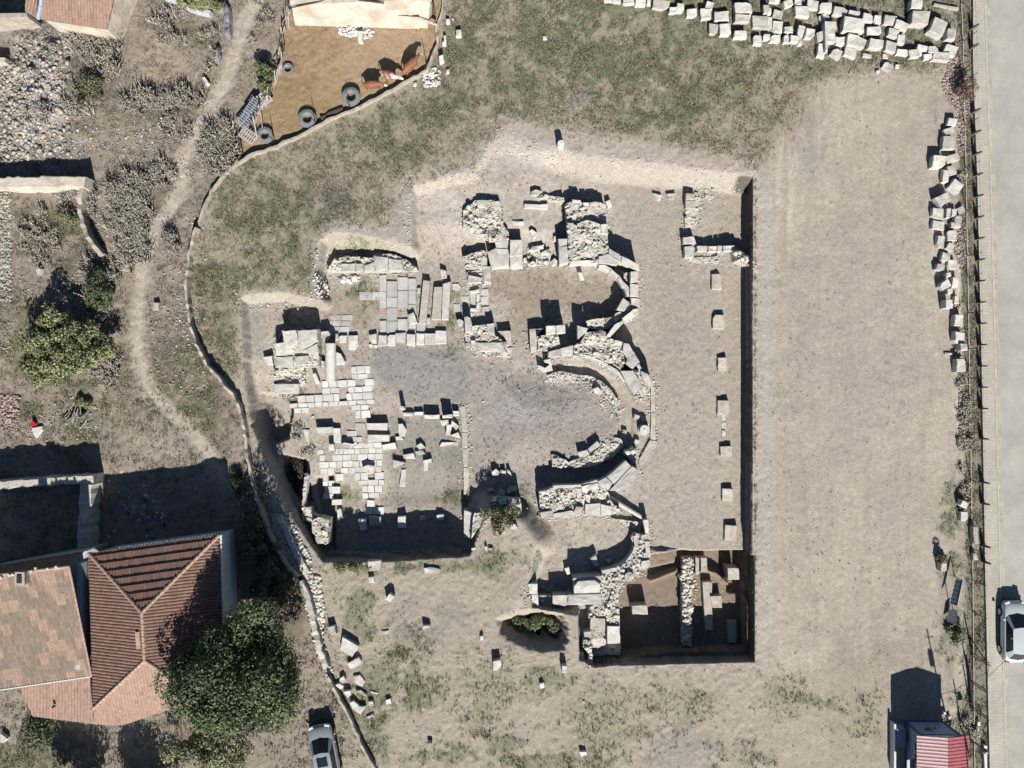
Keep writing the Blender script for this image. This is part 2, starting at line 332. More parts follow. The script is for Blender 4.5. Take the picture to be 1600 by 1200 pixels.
# south field
sf=pm([(500,882),(735,880),(830,905),(900,1040),(1170,1030),(1200,1060),(1480,1000),(1380,1300),(560,1300),(490,1000)],.8,.6)*(1-exm)
put(sf*np.clip(.9+nz,0,1),(182,170,150),.8)
for e in((560,890,60,12),(700,886,110,10),(560,950,25,60),(600,1060,60,40),(650,1090,40,25),(860,1062,40,22),(700,1180,60,20),(860,1192,90,14),(780,1160,30,20),(550,1120,50,40),(590,1150,20,40),(1275,1098,50,8,2.4,15),(1490,985,24,40),(1488,775,18,18),(1485,820,18,20),(1490,880,20,20),(620,1020,50,10),(780,880,30,30),(1500,1130,16,50),(1495,1160,20,40)):
    m=el(*(list(e[:4])+[e[4] if len(e)>4 else 2.2]),rot=(e[5] if len(e)>5 else 0))*(1-exm); put(m,(118,124,86),.6); green+=m*.45
for e in((960,1130,70,60),(1060,1110,60,40),(1160,1180,40,20),(900,1190,60,20),(760,1090,60,60),(640,1000,40,30),(1220,1090,30,40),(1340,1120,30,40)):
    m=el(*e,2.2)*(1-exm); put(m,(152,146,118),.45); dry+=m*.35
put(el(670,970,70,35,2.2),(150,142,136),.5); put(el(1060,1170,60,30,2.2),(160,152,150),.5); put(el(1370,1155,12,16,1),(150,140,124),.6)
put(pm([(840,905),(815,935),(800,950),(808,955),(835,925),(850,890),(830,855),(838,850)],.2,.1),(206,198,186),.7)
# roadside strip
st=sm((PX-1490-(PY/60))/10)*(1-sm((PX-1536-(PY/60))/6)); put(st,(138,132,108),.8); dry+=st; green+=st*.15
put(el(1505,140,20,60),(160,140,124),.5)
put(sm((PX-1640)/30),(170,160,140),.8)
e1=sm(1-np.abs(PX-1200+nz*10)/22)*sm((PY-280)/20)*sm((1020-PY)/20); put(e1,(196,188,178),.6); dry+=1.4*sm(1-np.abs(PX-1180)/3)*sm((PY-275)/5)*sm((1020-PY)/5)
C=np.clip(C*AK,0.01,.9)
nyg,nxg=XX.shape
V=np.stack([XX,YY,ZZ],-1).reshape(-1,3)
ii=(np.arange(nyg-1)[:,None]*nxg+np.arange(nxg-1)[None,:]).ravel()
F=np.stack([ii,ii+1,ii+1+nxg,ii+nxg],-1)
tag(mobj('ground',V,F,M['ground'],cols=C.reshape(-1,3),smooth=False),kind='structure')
def samp(A,x,y):
    i=np.clip(np.searchsorted(GX,x)-1,0,len(GX)-2); j=np.clip(np.searchsorted(GY,y)-1,0,len(GY)-2); return A[j,i]
# ------------------------------------------------------------------ instanced-by-numpy scatter
_ico=None
def ico():
    global _ico
    if _ico is None:
        b=bmesh.new(); bmesh.ops.create_icosphere(b,subdivisions=1,radius=1); v=np.array([x.co[:] for x in b.verts]); f=np.array([[q.index for q in p.verts] for p in b.faces]); b.free(); _ico=(v,f)
    return _ico
def stones(x,y,z,size,flat=.6,sink=.25):
    v,f=ico(); n=len(x); size=np.broadcast_to(size,(n,))
    d=1+RNG.uniform(-.22,.22,(n,len(v),1)); P=v[None]*d
    P=np.sign(P)*np.abs(P)**.8
    sc_=np.stack([RNG.uniform(.75,1.35,n),RNG.uniform(.6,1.1,n),RNG.uniform(flat*.6,flat*1.2,n)],-1)*size[:,None]
    P=P*sc_[:,None,:]; a=RNG.uniform(0,2*PI,n); c,s=np.cos(a)[:,None],np.sin(a)[:,None]
    X=P[...,0]*c-P[...,1]*s+x[:,None]; Y=P[...,0]*s+P[...,1]*c+y[:,None]; Zc=P[...,2]+(z+sc_[:,2]*(1-2*sink))[:,None]
    return np.stack([X,Y,Zc],-1).reshape(-1,3), (f[None]+(np.arange(n)*len(v))[:,None,None]).reshape(-1,3)
def scatter_poly(poly,n):
    xs=[p[0] for p in poly]; ys=[p[1] for p in poly]
    x=RNG.uniform(min(xs),max(xs),n*3); y=RNG.uniform(min(ys),max(ys),n*3); k=inpoly(x,y,poly); return x[k][:n],y[k][:n]
def stone_field(name,polys,size,matn,z=None,label=None,cat=None,kind=None,flat=.6,parent=None):
    Vs=[];Fs=[];b=0
    for poly,n in polys:
        px,py=scatter_poly(poly,n); 
        if len(px)==0: continue
        zz=np.zeros(len(px)) if z is None else np.full(len(px),z)
        for _ in range(3):
            k=S*(1-zz/H); x=(px-800)*k; y=(600-py)*k
            if z is None: zz=gz(x,y)
        s=RNG.uniform(size[0],size[1],len(px))*RNG.uniform(.6,1,len(px))
        v,f=stones(x,y,zz,s,flat); Vs.append(v); Fs.append(f+b); b+=len(v)
    o=mobj(name,np.concatenate(Vs),np.concatenate(Fs),M[matn],parent)
    if kind or label: tag(o,label,cat,None,kind)
    return o
# ------------------------------------------------------------------ stone blocks
def boxring(cx,cy,w,h,ang=0,jit=.11):
    c,s=math.cos(R(ang)),math.sin(R(ang)); r=[]
    for a,b in((-1,-1),(1,-1),(1,1),(-1,1)):
        x=a*w/2*(1+random.uniform(-jit,jit)); y=b*h/2*(1+random.uniform(-jit,jit)); r.append((cx+x*c-y*s,cy+x*s+y*c))
    if random.random()<.45 and jit>0:      # a knocked-off corner
        k=random.randrange(4); p=r[k]; q=r[k-1]; n=r[(k+1)%4]; u=random.uniform(.15,.35)
        r[k:k+1]=[(p[0]+(q[0]-p[0])*u,p[1]+(q[1]-p[1])*u),(p[0]+(n[0]-p[0])*u,p[1]+(n[1]-p[1])*u)]
    return r
def worn(o,amt=.03,size=.6):
    """subdivide a block and rough up its surface"""
    me=o.data; b=bmesh.new(); b.from_mesh(me)
    bmesh.ops.subdivide_edges(b,edges=[e for e in b.edges if e.calc_length()>.3],cuts=2,use_grid_fill=True)
    off=Vector((random.uniform(0,99),)*3)
    for v in b.verts:
        v.co+=Vector(mnoise.noise_vector(v.co*2.3+off))*amt
    b.to_mesh(me); b.free()
NB=[0]
def blk(ring,h=.4,m='lime',label=None,cat='stone block',name='stone_block',zt=None,zb=None,parent=None,group=None,ch=.03,rough=.045,jit=.04):
    cx=sum(p[0] for p in ring)/len(ring); cy=sum(p[1] for p in ring)/len(ring)
    if zt is None: x,y,z=gp(cx,cy,h); zt=z+h
    else: x,y=W(cx,cy,zt); z=float(gz(x,y))
    if zb is None: zb=min(z,zt-.05)-.12
    wr=[W(px,py,zt) for px,py in ring]
    mb=MB(); base=(x,y,max(zb,min(z,zt-.05))) if parent is None else (0,0,0)
    mb.prism([(a-base[0],b-base[1]) for a,b in wr],zb-base[2],zt-base[2],min(ch,h*.2+.01),jit)
    o=mb.build(name,M[m],parent); o.location=base if parent is None else (0,0,0)
    if rough: worn(o,rough)
    if parent is None: tag(o,label,cat,group)
    NB[0]+=1
    return o
ORD=['first','second','third','fourth','fifth','sixth','seventh','eighth','ninth','tenth','eleventh','twelfth','thirteenth','fourteenth','fifteenth','sixteenth','seventeenth','eighteenth','nineteenth','twentieth','twenty-first','twenty-second','twenty-third','twenty-fourth','twenty-fifth','twenty-sixth','twenty-seventh','twenty-eighth','twenty-ninth','thirtieth']
def row(ox,oy,spec,m,where,group,axis=0,cat='stone block',name='stone_block',frm='from the left',hh=(.32,.52),adj='pale limestone block'):
    """spec: cx,cy,w,h[,ang[,height]] in tile pixels of a x4 enlargement"""
    L=[]
    for t in spec.split(';'):
        a=[float(v) for v in t.split()]
        if len(a)>=4: L.append(a)
    L.sort(key=lambda a:a[axis])
    for i,a in enumerate(L):
        w,h=a[2]/4,a[3]/4; ang=a[4] if len(a)>4 else random.uniform(-5,5); ht=a[5] if len(a)>5 else random.uniform(*hh)
        # what is seen of a block is its top: shadow side trimmed
        r=boxring(ox+a[0]/4,oy+a[1]/4,w*.92,h*.92,ang)
        ms=m if isinstance(m,str) else random.choice(m)
        blk(r,ht,ms,f"{adj}, {ORD[i]} {frm} {where}",cat,name,group=group)
G1='stone blocks stacked in rows along the top edge'
row(800,0,"1010 60 60 42;1055 45 48 62;1125 80 70 52;1212 85 66 66;1235 32 48 50 20;1310 102 95 66;1446 46 108 78;1440 112 106 46;1565 138 130 84;1590 55 40 62;600 -4 60 24;655 2 60 24;730 8 74 32;805 12 68 40;856 12 26 32",['lime','marble'],'in the left stack upper row',G1)
row(800,0,"1260 180 62 72;1332 183 74 74;1430 212 92 42;1537 247 60 66;1592 230 46 40",['lime','marble'],'in the left stack lower row',G1,adj='worn square limestone block')
blk(boxring(800+935/4,0+28/4,25,15,8),.3,'tan','orange stained flat stone at the left end of the upper row of stones','stone slab','stone_slab')
row(1200,0,"40 4 70 24;130 18 60 40 -20;190 10 50 36;282 30 76 62;362 45 80 58;450 70 100 58 12;540 85 78 40 8;623 110 72 56 10;686 120 46 58;765 125 84 64 8;836 156 90 54 18;60 90 66 60 10 .3;352 106 66 44 -30 .3;215 68 96 66;8 70 28 60",['lime','marble'],'in the long stack back row',G1)
row(1200,0,"12 140 34 76;60 165 72 70 6;130 184 58 46;208 190 46 66 14;266 206 62 66 12;398 172 68 86 -6 .6;543 150 140 96 5 .7;665 192 96 52 -6;787 205 74 56 18;835 242 48 62 5",['lime','marble'],'in the long stack middle row',G1,adj='chunky pale limestone block')
row(1200,0,"45 238 72 50;115 243 38 48;170 244 66 42 8;206 262 24 26;330 226 50 62 -15;395 236 58 56;452 253 64 50;532 250 76 78 12 .6;586 266 62 66 24;676 272 96 64 10;768 290 68 68 14;840 324 78 38 6;914 332 66 50 -10;962 312 72 66 20;1000 352 54 32 -15;1034 310 66 46;1085 350 106 56 5;1142 315 86 76 18",['marble','lime'],'in the long stack front row',G1,adj='bright squared limestone block')
row(1200,0,"334 312 46 96 6 .4;430 332 66 56 30;516 326 80 58 18;735 350 36 28 0 .2;750 412 60 56 35 .3;690 446 24 18 0 .15;810 414 28 24 0 .15;620 345 60 24 8 .2",['lime','marble'],'of those before the long stack',G1,adj='rough pale stone')
row(1200,0,"934 20 78 76 4 .7;955 106 122 88 6 .8;1066 166 92 106 24 .7;1146 215 60 72 10 .6",['lime','marble'],'of the big four near the fence',G1,adj='large cut limestone block')
blk(Q(1200,0,4,"355,130 372,130 372,322 358,320"),.75,'marble','thin white slab laid upright across the front rows of the stone stack','stone slab','stone_slab')
blk(Q(1200,0,4,"1040,18 1195,48 1190,64 1036,32"),.2,'wood','long pale plank lying in the grass at the corner by the fence','plank','plank',rough=0)
G2='stone blocks lined up beside the road fence'
row(1200,0,"1157 760 58 44 10;1136 818 62 42 -22;1132 892 82 88 2 .5;1072 1008 82 80 3 .6;1158 988 96 54 -20;1156 1062 54 70 -12 .5;1112 1102 44 86 6;1182 1160 80 70 32 .6",['lime','marble'],'in the fence line upper third',G2,axis=1,frm='from the top',hh=(.3,.48))
row(1200,300,"1100 42 96 66 -28 .6;1066 132 72 72 4;1128 130 28 68 5 .4;1164 128 36 50 0 .4;1206 112 44 42 -25;1192 166 50 40 10;1066 207 84 56 8;1150 272 62 72 -3;1172 205 60 36;1080 312 52 86 4;1142 342 50 50 25;1110 406 58 58 14;1080 470 54 42 16",['lime','grey'],'in the fence line middle third',G2,axis=1,frm='from the top',adj='grey-white limestone block',hh=(.3,.48))
row(1200,300,"1150 450 56 56;1130 516 34 28;1110 580 72 50 -32 .6;1173 562 40 70 0 .4;1140 622 32 32 0 .3;1135 697 44 56 0 .8;1180 676 28 54 0 .4;1196 802 66 76 6 .5;1200 912 66 82 6 .6;1226 968 48 50 0 .8;1206 1082 62 90 0 .6",['marble','lime'],'in the fence line lower third',G2,axis=1,frm='from the top',adj='white limestone block',hh=(.3,.48))
blk(Q(1200,300,4,"1105,1003 1160,1006 1160,1019 1105,1016"),.15,'wood','short white board lying beside the lowest fence-side stones','plank','plank',rough=0)
row(1200,600,"1230 752 46 40 28 .7;1228 828 48 66 0 .5",'marble','of two isolated by the fence',G2,axis=1,frm='from the top',adj='clean white block')
blk(Q(1200,600,4,"1283,890 1310,890 1318,998 1285,998"),.5,'tan','long pinkish panel lying between the two fences','stone slab','stone_slab',rough=.008)
blk(Q(1200,600,4,"1284,1062 1303,1052 1316,1100 1284,1102"),.4,'tan','short pinkish slab lying below the long one between the fences','stone slab','stone_slab',rough=.008)
blk(Q(1200,600,4,"1083,1120 1120,1118 1118,1168 1080,1170"),.6,'tan','small brown box-like stone in the weeds left of the fence',rough=.01)
# pedestals on the pit floor
G3='square bases in a line'
for i,(x,y,w,h) in enumerate(((1120,440,16,24),(1123,503,18,22),(1129,569,14,21),(1130,637,18,23),(1135,705,18,15),(1137,773,17,19),(1142,833,19,24))):
    blk(boxring(x,y,w,h,random.uniform(-2,3),.02),.32,'tan',f"tan square stone base on the pit floor, {ORD[i]} from the top",'pedestal','pedestal',group=G3)
for i,(x,y,w,h) in enumerate(((1131,652,7,8),(1131,664,8,8),(1131,676,6,9))):
    blk(boxring(x,y,w,h),.06,'lime',f"flat pale stone set in the pit floor below the fourth base, {ORD[i]} from the top",'stone slab','stone_slab')
# ------------------------------------------------------------------ masonry of the ruin
def rubble_core(ring,zb,zt,parent,dens=26,size=(.05,.16),slump=.0,mat_='core',name='rubble_core'):
    """rough mass: gridded top with relief, plus stones bedded in it"""
    wr=[W(x,y,zt) for x,y in ring]; xs=[p[0] for p in wr]; ys=[p[1] for p in wr]
    b=bmesh.new(); vs=[b.verts.new((x,y,zt)) for x,y in wr]; f=b.faces.new(vs)
    if f.normal.z<0: f.normal_flip()
    b.normal_update()
    if b.faces[:][0].normal.z<0: bmesh.ops.reverse_faces(b,faces=b.faces[:])
    for ax,lo,hi in((Vector((1,0,0)),min(xs),max(xs)),(Vector((0,1,0)),min(ys),max(ys))):
        p=lo+.2
        while p<hi-.05:
            bmesh.ops.bisect_plane(b,geom=b.verts[:]+b.edges[:]+b.faces[:],plane_co=ax*p,plane_no=ax); p+=.2
    top=b.faces[:]
    ex=bmesh.ops.extrude_face_region(b,geom=top)
    up=[g for g in ex['geom'] if isinstance(g,bmesh.types.BMVert)]
    low=[v for v in b.verts if v not in set(up)]
    for v in low: v.co.z=zb
    off=Vector((random.uniform(0,50),0,0))
    for v in up:
        n=mnoise.noise(v.co*1.3+off)+.5*mnoise.noise(v.co*4+off)
        v.co.z=zt-.10+n*(.16+slump)-.02
        nv=mnoise.noise_vector(v.co*3+off); v.co.x+=nv.x*.08; v.co.y+=nv.y*.08
    me=bpy.data.meshes.new(name); b.to_mesh(me); b.free(); me.materials.append(M[mat_])
    o=bpy.data.objects.new(name,me); link(o,parent)
    area=abs(sum(wr[i][0]*wr[(i+1)%len(wr)][1]-wr[(i+1)%len(wr)][0]*wr[i][1] for i in range(len(wr))))/2
    n=max(6,int(area*dens*.75)); px,py=scatter_poly(ring,n); k=S*(1-zt/H); x=(px-800)*k; y=(600-py)*k
    zz=np.array([zt-.10+(mnoise.noise(Vector((a,c,zt))*1.3+off)+.5*mnoise.noise(Vector((a,c,zt))*4+off))*(.16+slump) for a,c in zip(x,y)])
    s=(size[0]+(size[1]-size[0])*RNG.random(len(x))**2)*RNG.uniform(.6,1.1,len(x))
    v,f=stones(x,y,zz,s,.55,.42); tag(mobj('loose_rubble',v,f,M['rub'],parent),kind='stuff')
    return o
SK=[]
class Wall:
    def __init__(s,name,label,cx,cy,cat='ruined wall'):
        x,y,z=gp(cx,cy); s.o=empty(name,label,cat,(x,y,z)); s.loc=Vector((x,y,z))
    def fix(s,o):
        # children are modelled in world space, so undo the parent's offset
        o.matrix_parent_inverse=Matrix.Translation(-s.loc); return o
    def rub(s,ring,zt,zb=None,**k):
        SK.append(ring)
        n0=set(s.o.children)
        if zb is None:
            zb=min(float(gz(*W(x,y,zt))) for x,y in ring)-.15
        rubble_core(ring,zb,zt,s.o,**k)
        for c in s.o.children:
            if c not in n0: s.fix(c)
    def stone(s,ring,zt,m='lime',zb=None,name='facing_block',**k):
        SK.append(ring)
        o=blk(ring,.5,m,zt=zt,zb=zb if zb is not None else zt-.9 if zt>-.9 else None,parent=s.o,name=name,**k); s.fix(o); return o
def T(ox,oy,f): return lambda txt: Q(ox,oy,f,txt)
a=T(400,300,4); b=T(700,270,8); c=T(840,270,8); d=T(700,400,8); e=T(820,480,7.273); g=T(820,640,7.273); h=T(800,600,4); k=T(800,840,5.714); n8=T(800,300,4); w=T(400,600,4); tr=T(950,850,6.316); q=T(700,680,6.667)
# 1 north-west pier
P=Wall('masonry_pier','big pale masonry pier topped with cracked slabs beside the white column',461,563,'masonry pier')
P.rub(a("118,935 165,928 160,865 385,855 388,1000 392,1092 250,1098 120,1098"),-.12,dens=10)
for r,z in(("165,870 250,862 262,930 245,985 175,960",.02),("262,865 380,860 385,930 300,980 262,925",.0),("122,945 170,940 240,990 235,1020 122,1022",-.08),("125,1030 230,1028 232,1090 125,1096",-.06),("242,1028 330,1020 335,1060 250,1088",-.1),("300,990 382,945 385,1000 330,1015",-.04)): P.stone(a(r),z,'lime',zb=-.6)
P.rub(a("105,1105 300,1100 300,1195 240,1250 110,1255"),-.85,dens=30)
P.stone(w("108,0 268,0 270,58 115,62"),-.75,'grey',zb=-1.4)
# 2 north low wall
P=Wall('low_wall','long low wall with bright straight south edge beneath the earth bank',580,410)
P.rub(a("440,500 480,425 560,398 720,410 745,385 860,388 930,420 1000,470 1010,492 730,498"),-.62,dens=30,zb=-1.3)
for r in("530,448 620,445 622,497 532,499","626,447 672,445 672,494 626,496","676,460 735,440 745,492 676,494","740,400 825,410 825,488 748,490","828,415 905,425 925,488 828,488"): P.stone(a(r),-.55,'lime',zb=-1.3)
# 3 northern rubble mass
P=Wall('rubble_mass','bulky rubble mass with a flat white crown at the top of the ruin',757,340)
P.rub(b("185,480 240,405 345,345 500,340 645,350 690,500 690,640 752,740 765,832 580,852 505,850 505,760 350,770 190,710"),-.12,dens=32,slump=.08)
P.stone(b("365,340 500,338 495,440 370,425"),-.02,'lime'); P.stone(b("520,360 640,350 655,440 540,460"),-.1,'core')
P.rub(b("185,1040 290,1010 400,960 480,970 490,1060 410,1070 415,1200 240,1200 180,1100"),-.45,dens=40)
# 4 ashlar wall
P=Wall('ashlar_wall','stepped block wall with bright lower edge below the rubble mass',785,392)
for r,z,m_ in(("585,855 750,840 752,935 600,935",-.3,'grey'),("775,838 925,838 930,1035 775,1040",-.05,'lime'),("492,985 600,940 752,945 770,1040 760,1165 540,1190",-.3,'lime'),("775,1045 930,1035 935,1170 820,1180 780,1168",-.28,'lime'),("412,1072 478,1072 490,1155 415,1160",-.55,'lime'),("425,1165 530,1170 535,1200 430,1200",-.5,'lime')): P.stone(b(r),z,m_,zb=-1.5)
P.rub(d("240,200 420,150 420,320 245,335 235,260"),-.7,dens=30); P.stone(d("250,235 410,270 420,325 245,338"),-.62,'lime')
P.stone(d("425,130 535,130 540,330 455,325"),-.5,'lime'); P.stone(d("410,20 490,20 490,118 412,125"),-.5,'lime')
# long thin beam and stones in the room
for r,hh,l in(("950,390 1250,390 1250,445 950,440",.3,'long white beam lying in the small room at the top'),("795,598 945,605 940,655 810,645",.15,'short white slab beside the black shaft in the top room'),
  ("1015,720 1050,700 1115,750 1105,800 1070,815",.4,'small white boulder in the middle of the top room')): blk(b(r),hh,'marble',l,'stone beam' if hh==.3 else 'stone slab' if hh==.15 else 'boulder','stone_beam' if hh==.3 else 'stone_slab' if hh==.15 else 'boulder')
P=Wall('broken_arch','heap of fallen arch stones between the two upper piers',835,390,'stone heap')
P.rub(b("995,930 1050,890 1180,900 1240,950 1290,1000 1280,1100 1190,1150 1020,1150 990,1050"),-.95,dens=25,size=(.08,.26))
for r in("1010,960 1050,920 1190,900 1195,945 1080,975","1060,1100 1110,1130 1050,1160 1000,1140","1150,1000 1240,960 1245,985 1170,1030"): P.stone(b(r),-.68,'marble',zb=-1.2,name='arch_stone')
for r,l in(("1280,1110 1330,1060 1370,1100 1340,1160 1300,1160",'tilted white stone left of the tall north pier'),("945,1065 985,1060 985,1110 945,1120",'small stone tucked beside the ashlar wall'),("1320,790 1350,790 1350,860 1318,860",'small upright stone beside the north pier shadow')): blk(b(r),.35,'marble',l,'stone')
for r,hh,l in(("1040,235 1100,200 1170,225 1110,290 1040,280",.4,'rough boulder at the top end of the narrow room'),):blk(b(r),hh,'lime',l,'boulder','boulder')
P=Wall('earth_step','uneven earth and rubble step along the top of the small room',850,306)
P.rub(b("1100,300 1220,265 1330,290 1450,300 1465,350 1300,345 1120,330"),-.35,dens=45)
# 5 north pier and apse
P=Wall('north_apse','tall rubble pier and curved block wall of the upper apse',925,370,'apse wall')
P.rub(c("345,380 420,360 560,375 790,365 855,400 868,520 875,640 800,640 560,600 470,640 370,610"),-.32,dens=26)
P.rub(c("370,610 470,650 560,600 640,590 790,640 872,640 890,930 1030,1010 1035,1110 760,1130 560,1110 400,1120 380,870"),.02,dens=34,slump=.06)
for r,z,m_ in(("430,330 540,340 555,380 440,375",-.28,'lime'),("570,372 640,372 640,410 580,408",-.3,'lime'),("650,372 760,366 765,400 655,405",-.3,'lime'),("258,822 370,820 372,905 262,910",-.2,'grey'),("262,915 370,915 400,1110 272,1150",-.15,'grey'),("400,1115 620,1090 740,1100 745,1135 560,1130 400,1148",-.1,'marble'),("375,620 450,620 440,850 380,860",.02,'lime'),("790,640 872,640 880,770 800,760",.1,'lime'),("895,945 1030,1020 1020,1090 890,1010",.05,'lime'),("770,1040 880,1010 1030,1100 1000,1150 760,1130",.08,'grey')): P.stone(c(r),z,m_,zb=-1.5)
for r in("690,400 795,455 790,497 678,437","740,500 792,492 792,565 738,570","738,573 792,573 792,655 738,656","742,660 792,664 795,718 745,700"): P.stone(n8(r),.05,'lime',zb=-1.5)
for r in("660,400 690,395 680,440 664,450",): P.stone(n8(r),-.05,'lime',zb=-1.5)
for r in("540,452 580,455 622,480 612,495 545,470","620,482 668,520 660,540 612,498","670,515 700,560 702,600 688,590 660,540","700,560 735,600 735,650 718,652 702,605","695,660 735,690 700,748 655,735"): P.stone(n8(r),-.12,'grey',zb=-1.5)
for r in("795,735 797,755 722,812 690,790 760,730","700,815 612,908 590,895 640,832 690,800"): P.stone(n8(r),.08,'lime',zb=-1.5)
P.rub(n8("700,500 738,500 738,650 705,600"),-.35,dens=30,size=(.04,.1))
P.rub(n8("640,765 740,700 795,720 760,728 690,790 640,820"),-.25,dens=40,size=(.05,.14))
P.stone(n8("1,1 2,1 2,2 1,2"),-.5,'lime') if False else None
blk(Q(840,270,8,"850,360 900,330 935,410 880,435"),.45,'marble','short white block leaning at the right corner of the tall north pier')
# 6 wall between the upper and central apse
P=Wall('central_apse','curved rubble and block wall around the top half of the large apse',930,540,'apse wall')
for r,z,m_ in(("50,245 215,240 145,280 130,500 65,520",-.75,'tan'),("240,210 350,205 352,300 245,312",.1,'marble'),("352,205 455,202 460,290 356,300",.1,'marble'),("265,505 400,470 405,560 265,572",-.25,'lime'),("405,468 545,432 550,540 410,558",-.2,'lime'),("595,205 715,235 690,290 600,370",-.05,'lime'),("560,530 720,545 860,600 950,650 940,665 850,615 710,565 560,550",-.2,'marble'),("950,650 1040,700 1080,740 1140,840 1125,845 1060,760 940,668",-.2,'marble'),
 ("965,350 1010,365 1010,405 965,395",-.05,'lime'),("1012,368 1112,390 1110,432 1015,408",-.05,'lime'),("1122,402 1182,412 1255,530 1160,580 1112,500",.12,'grey'),("1160,582 1255,532 1310,622 1225,702 1145,632",.12,'grey'),("1320,722 1400,760 1475,882 1412,912 1330,792",.08,'lime'),("1270,660 1300,640 1340,700 1310,725",-.1,'lime'),("1085,720 1230,720 1300,820 1330,900 1240,1010 1200,930 1145,845",-.1,'grey')): P.stone(e(r),z,m_,zb=-1.6)
P.rub(e("140,330 300,300 375,310 410,440 400,470 265,500 150,490"),-.35,dens=30,size=(.06,.2))
P.rub(e("620,400 700,290 850,262 920,280 950,350 965,395 1110,435 1112,500 1150,600 1130,640 1085,715 1000,640 930,630 720,545 560,530 555,440"),-.1,dens=30,slump=.05)
P.rub(e("700,150 910,120 1000,110 1030,180 940,250 850,255 720,235"),-.35,dens=20)
P.rub(e("1230,700 1330,720 1340,790 1412,912 1430,1050 1390,1090 1250,1020 1330,900 1300,820"),-.25,dens=40)
P.stone(h("868,10 890,14 895,180 868,170"),-1.25,'tan',zb=-1.7); P.stone(h("868,172 895,182 898,350 864,345"),-1.27,'tan',zb=-1.7); P.stone(h("862,348 908,355 900,400 800,522 792,480"),-1.25,'tan',zb=-1.7)
P=Wall('carved_corner_stone','hollowed white corner stone where the large apse begins at top left',852,575,'carved stone')
P.stone(e("145,660 230,690 300,640 320,720 220,740 150,690"),-.85,'marble',zb=-1.4,name='stone_body'); P.stone(e("215,600 295,585 305,640 290,650 225,625"),-.7,'marble',zb=-1.4,name='stone_lip')
# 7 wall between central and lower apse
P=Wall('south_apse_wall','curved rubble and block wall below the large apse with bulging core',910,760,'apse wall')
P.rub(g("168,940 330,880 640,865 740,835 830,830 945,935 985,1040 1100,1160 1000,1200 860,1200 170,1200"),-.15,dens=34,slump=.08)
for r,z,m_ in(("325,865 640,850 820,800 835,822 740,850 640,880 330,900",.0,'grey'),("640,870 740,850 742,900 700,960 645,930",.05,'marble'),("745,850 825,830 845,900 760,915",.05,'marble'),("830,815 930,765 1000,840 950,920 850,870",.0,'grey'),("935,762 1150,580 1218,642 1010,850",-.02,'grey'),("1218,642 1302,682 1200,852 1125,925 955,920 1015,860",.0,'grey'),("685,1070 860,1060 862,1198 690,1198",-.05,'grey'),("862,1075 985,1095 985,1200 864,1200",-.05,'lime'),("570,890 640,895 650,960 600,1000",.02,'lime'),("690,960 750,970 740,1060 700,1050",.0,'lime')): P.stone(g(r),z,m_,zb=-1.6)
for r,z,m_ in(("388,790 400,765 445,770 430,825 392,820",.0,'tan'),("258,810 380,790 380,835 262,842",-.1,'lime'),("178,800 255,790 255,842 180,842",-.1,'lime')): P.stone(h(r),z,m_,zb=-1.5)
P.rub(g("1150,480 1220,420 1280,480 1300,560 1215,610 1165,520"),-.6,dens=20,size=(.1,.3))
# 8 semicircular bench (synthronon)
P=Wall('stone_bench','curved rubble bench ring inside the large apse, lower half',915,705,'ruined bench')
P.rub(g("310,510 420,545 500,600 560,570 720,540 850,440 960,300 1080,330 1140,400 1000,540 800,640 600,670 450,650 310,660"),-.78,dens=60,size=(.04,.14))
for r in("605,480 715,455 740,512 622,545","720,445 822,355 862,402 752,482"): P.stone(g(r),-.5,'grey',zb=-1.1,name='seat_block')
P=Wall('stone_bench','loose rubble bench ring inside the large apse, upper half',900,590,'ruined bench')
P.rub(e("250,770 400,720 560,760 760,790 900,860 970,930 1080,1080 1100,1200 900,1200 860,1000 780,900 560,850 280,850"),-.92,dens=60,size=(.04,.12))
stone_field('scattered_stones',[(Q(800,600,4,"0,20 400,0 560,40 640,130 680,240 640,330 540,360 300,450 0,440"),520)],(.02,.055),'rub',kind='stuff')
blk(e("775,925 830,905 875,960 850,1000 790,970"),.35,'marble','white boulder on the upper curve of the apse bench','boulder','boulder')
# 9 drums
def drum(px,py,r,hh,label,m='marble',cat='column drum',zt=None,tier=True):
    x,y,z=gp(px,py,hh); mb=MB(); 
    o=empty('column_drum',label,cat,(x,y,z))
    mb.tube((0,0,-.1),(0,0,hh*.45),r*1.0,r,20); mb.build('drum_base',M[m],o); mb=MB(); mb.tube((0,0,hh*.45),(0,0,hh),r*.9,r*.86,20); mb.tube((0,0,hh),(0,0,hh+.03),r*.3,r*.25,12); mb.build('drum_top',M[m],o)
drum(1007.6,672,.40,.75,'round white drum standing on the right edge of the large apse')
drum(876.5,224,.27,.75,'short white drum standing alone on the bank at the top of the pit')
drum(628,638,.17,.95,'slim white column stub casting a long shadow in the courtyard')
for x,y,r_,l in((995,652,9,'small white stone above the round drum'),(1003,653,12,'flat brown stone right of the small white one above the drum'),(976,674,7,'white stone left of the round drum'),(995,690,8,'small stone below the round drum')): blk(boxring(x,y,r_,r_*.8,20),.3 if l[0]!='f' else .08,'lime',l,'stone')
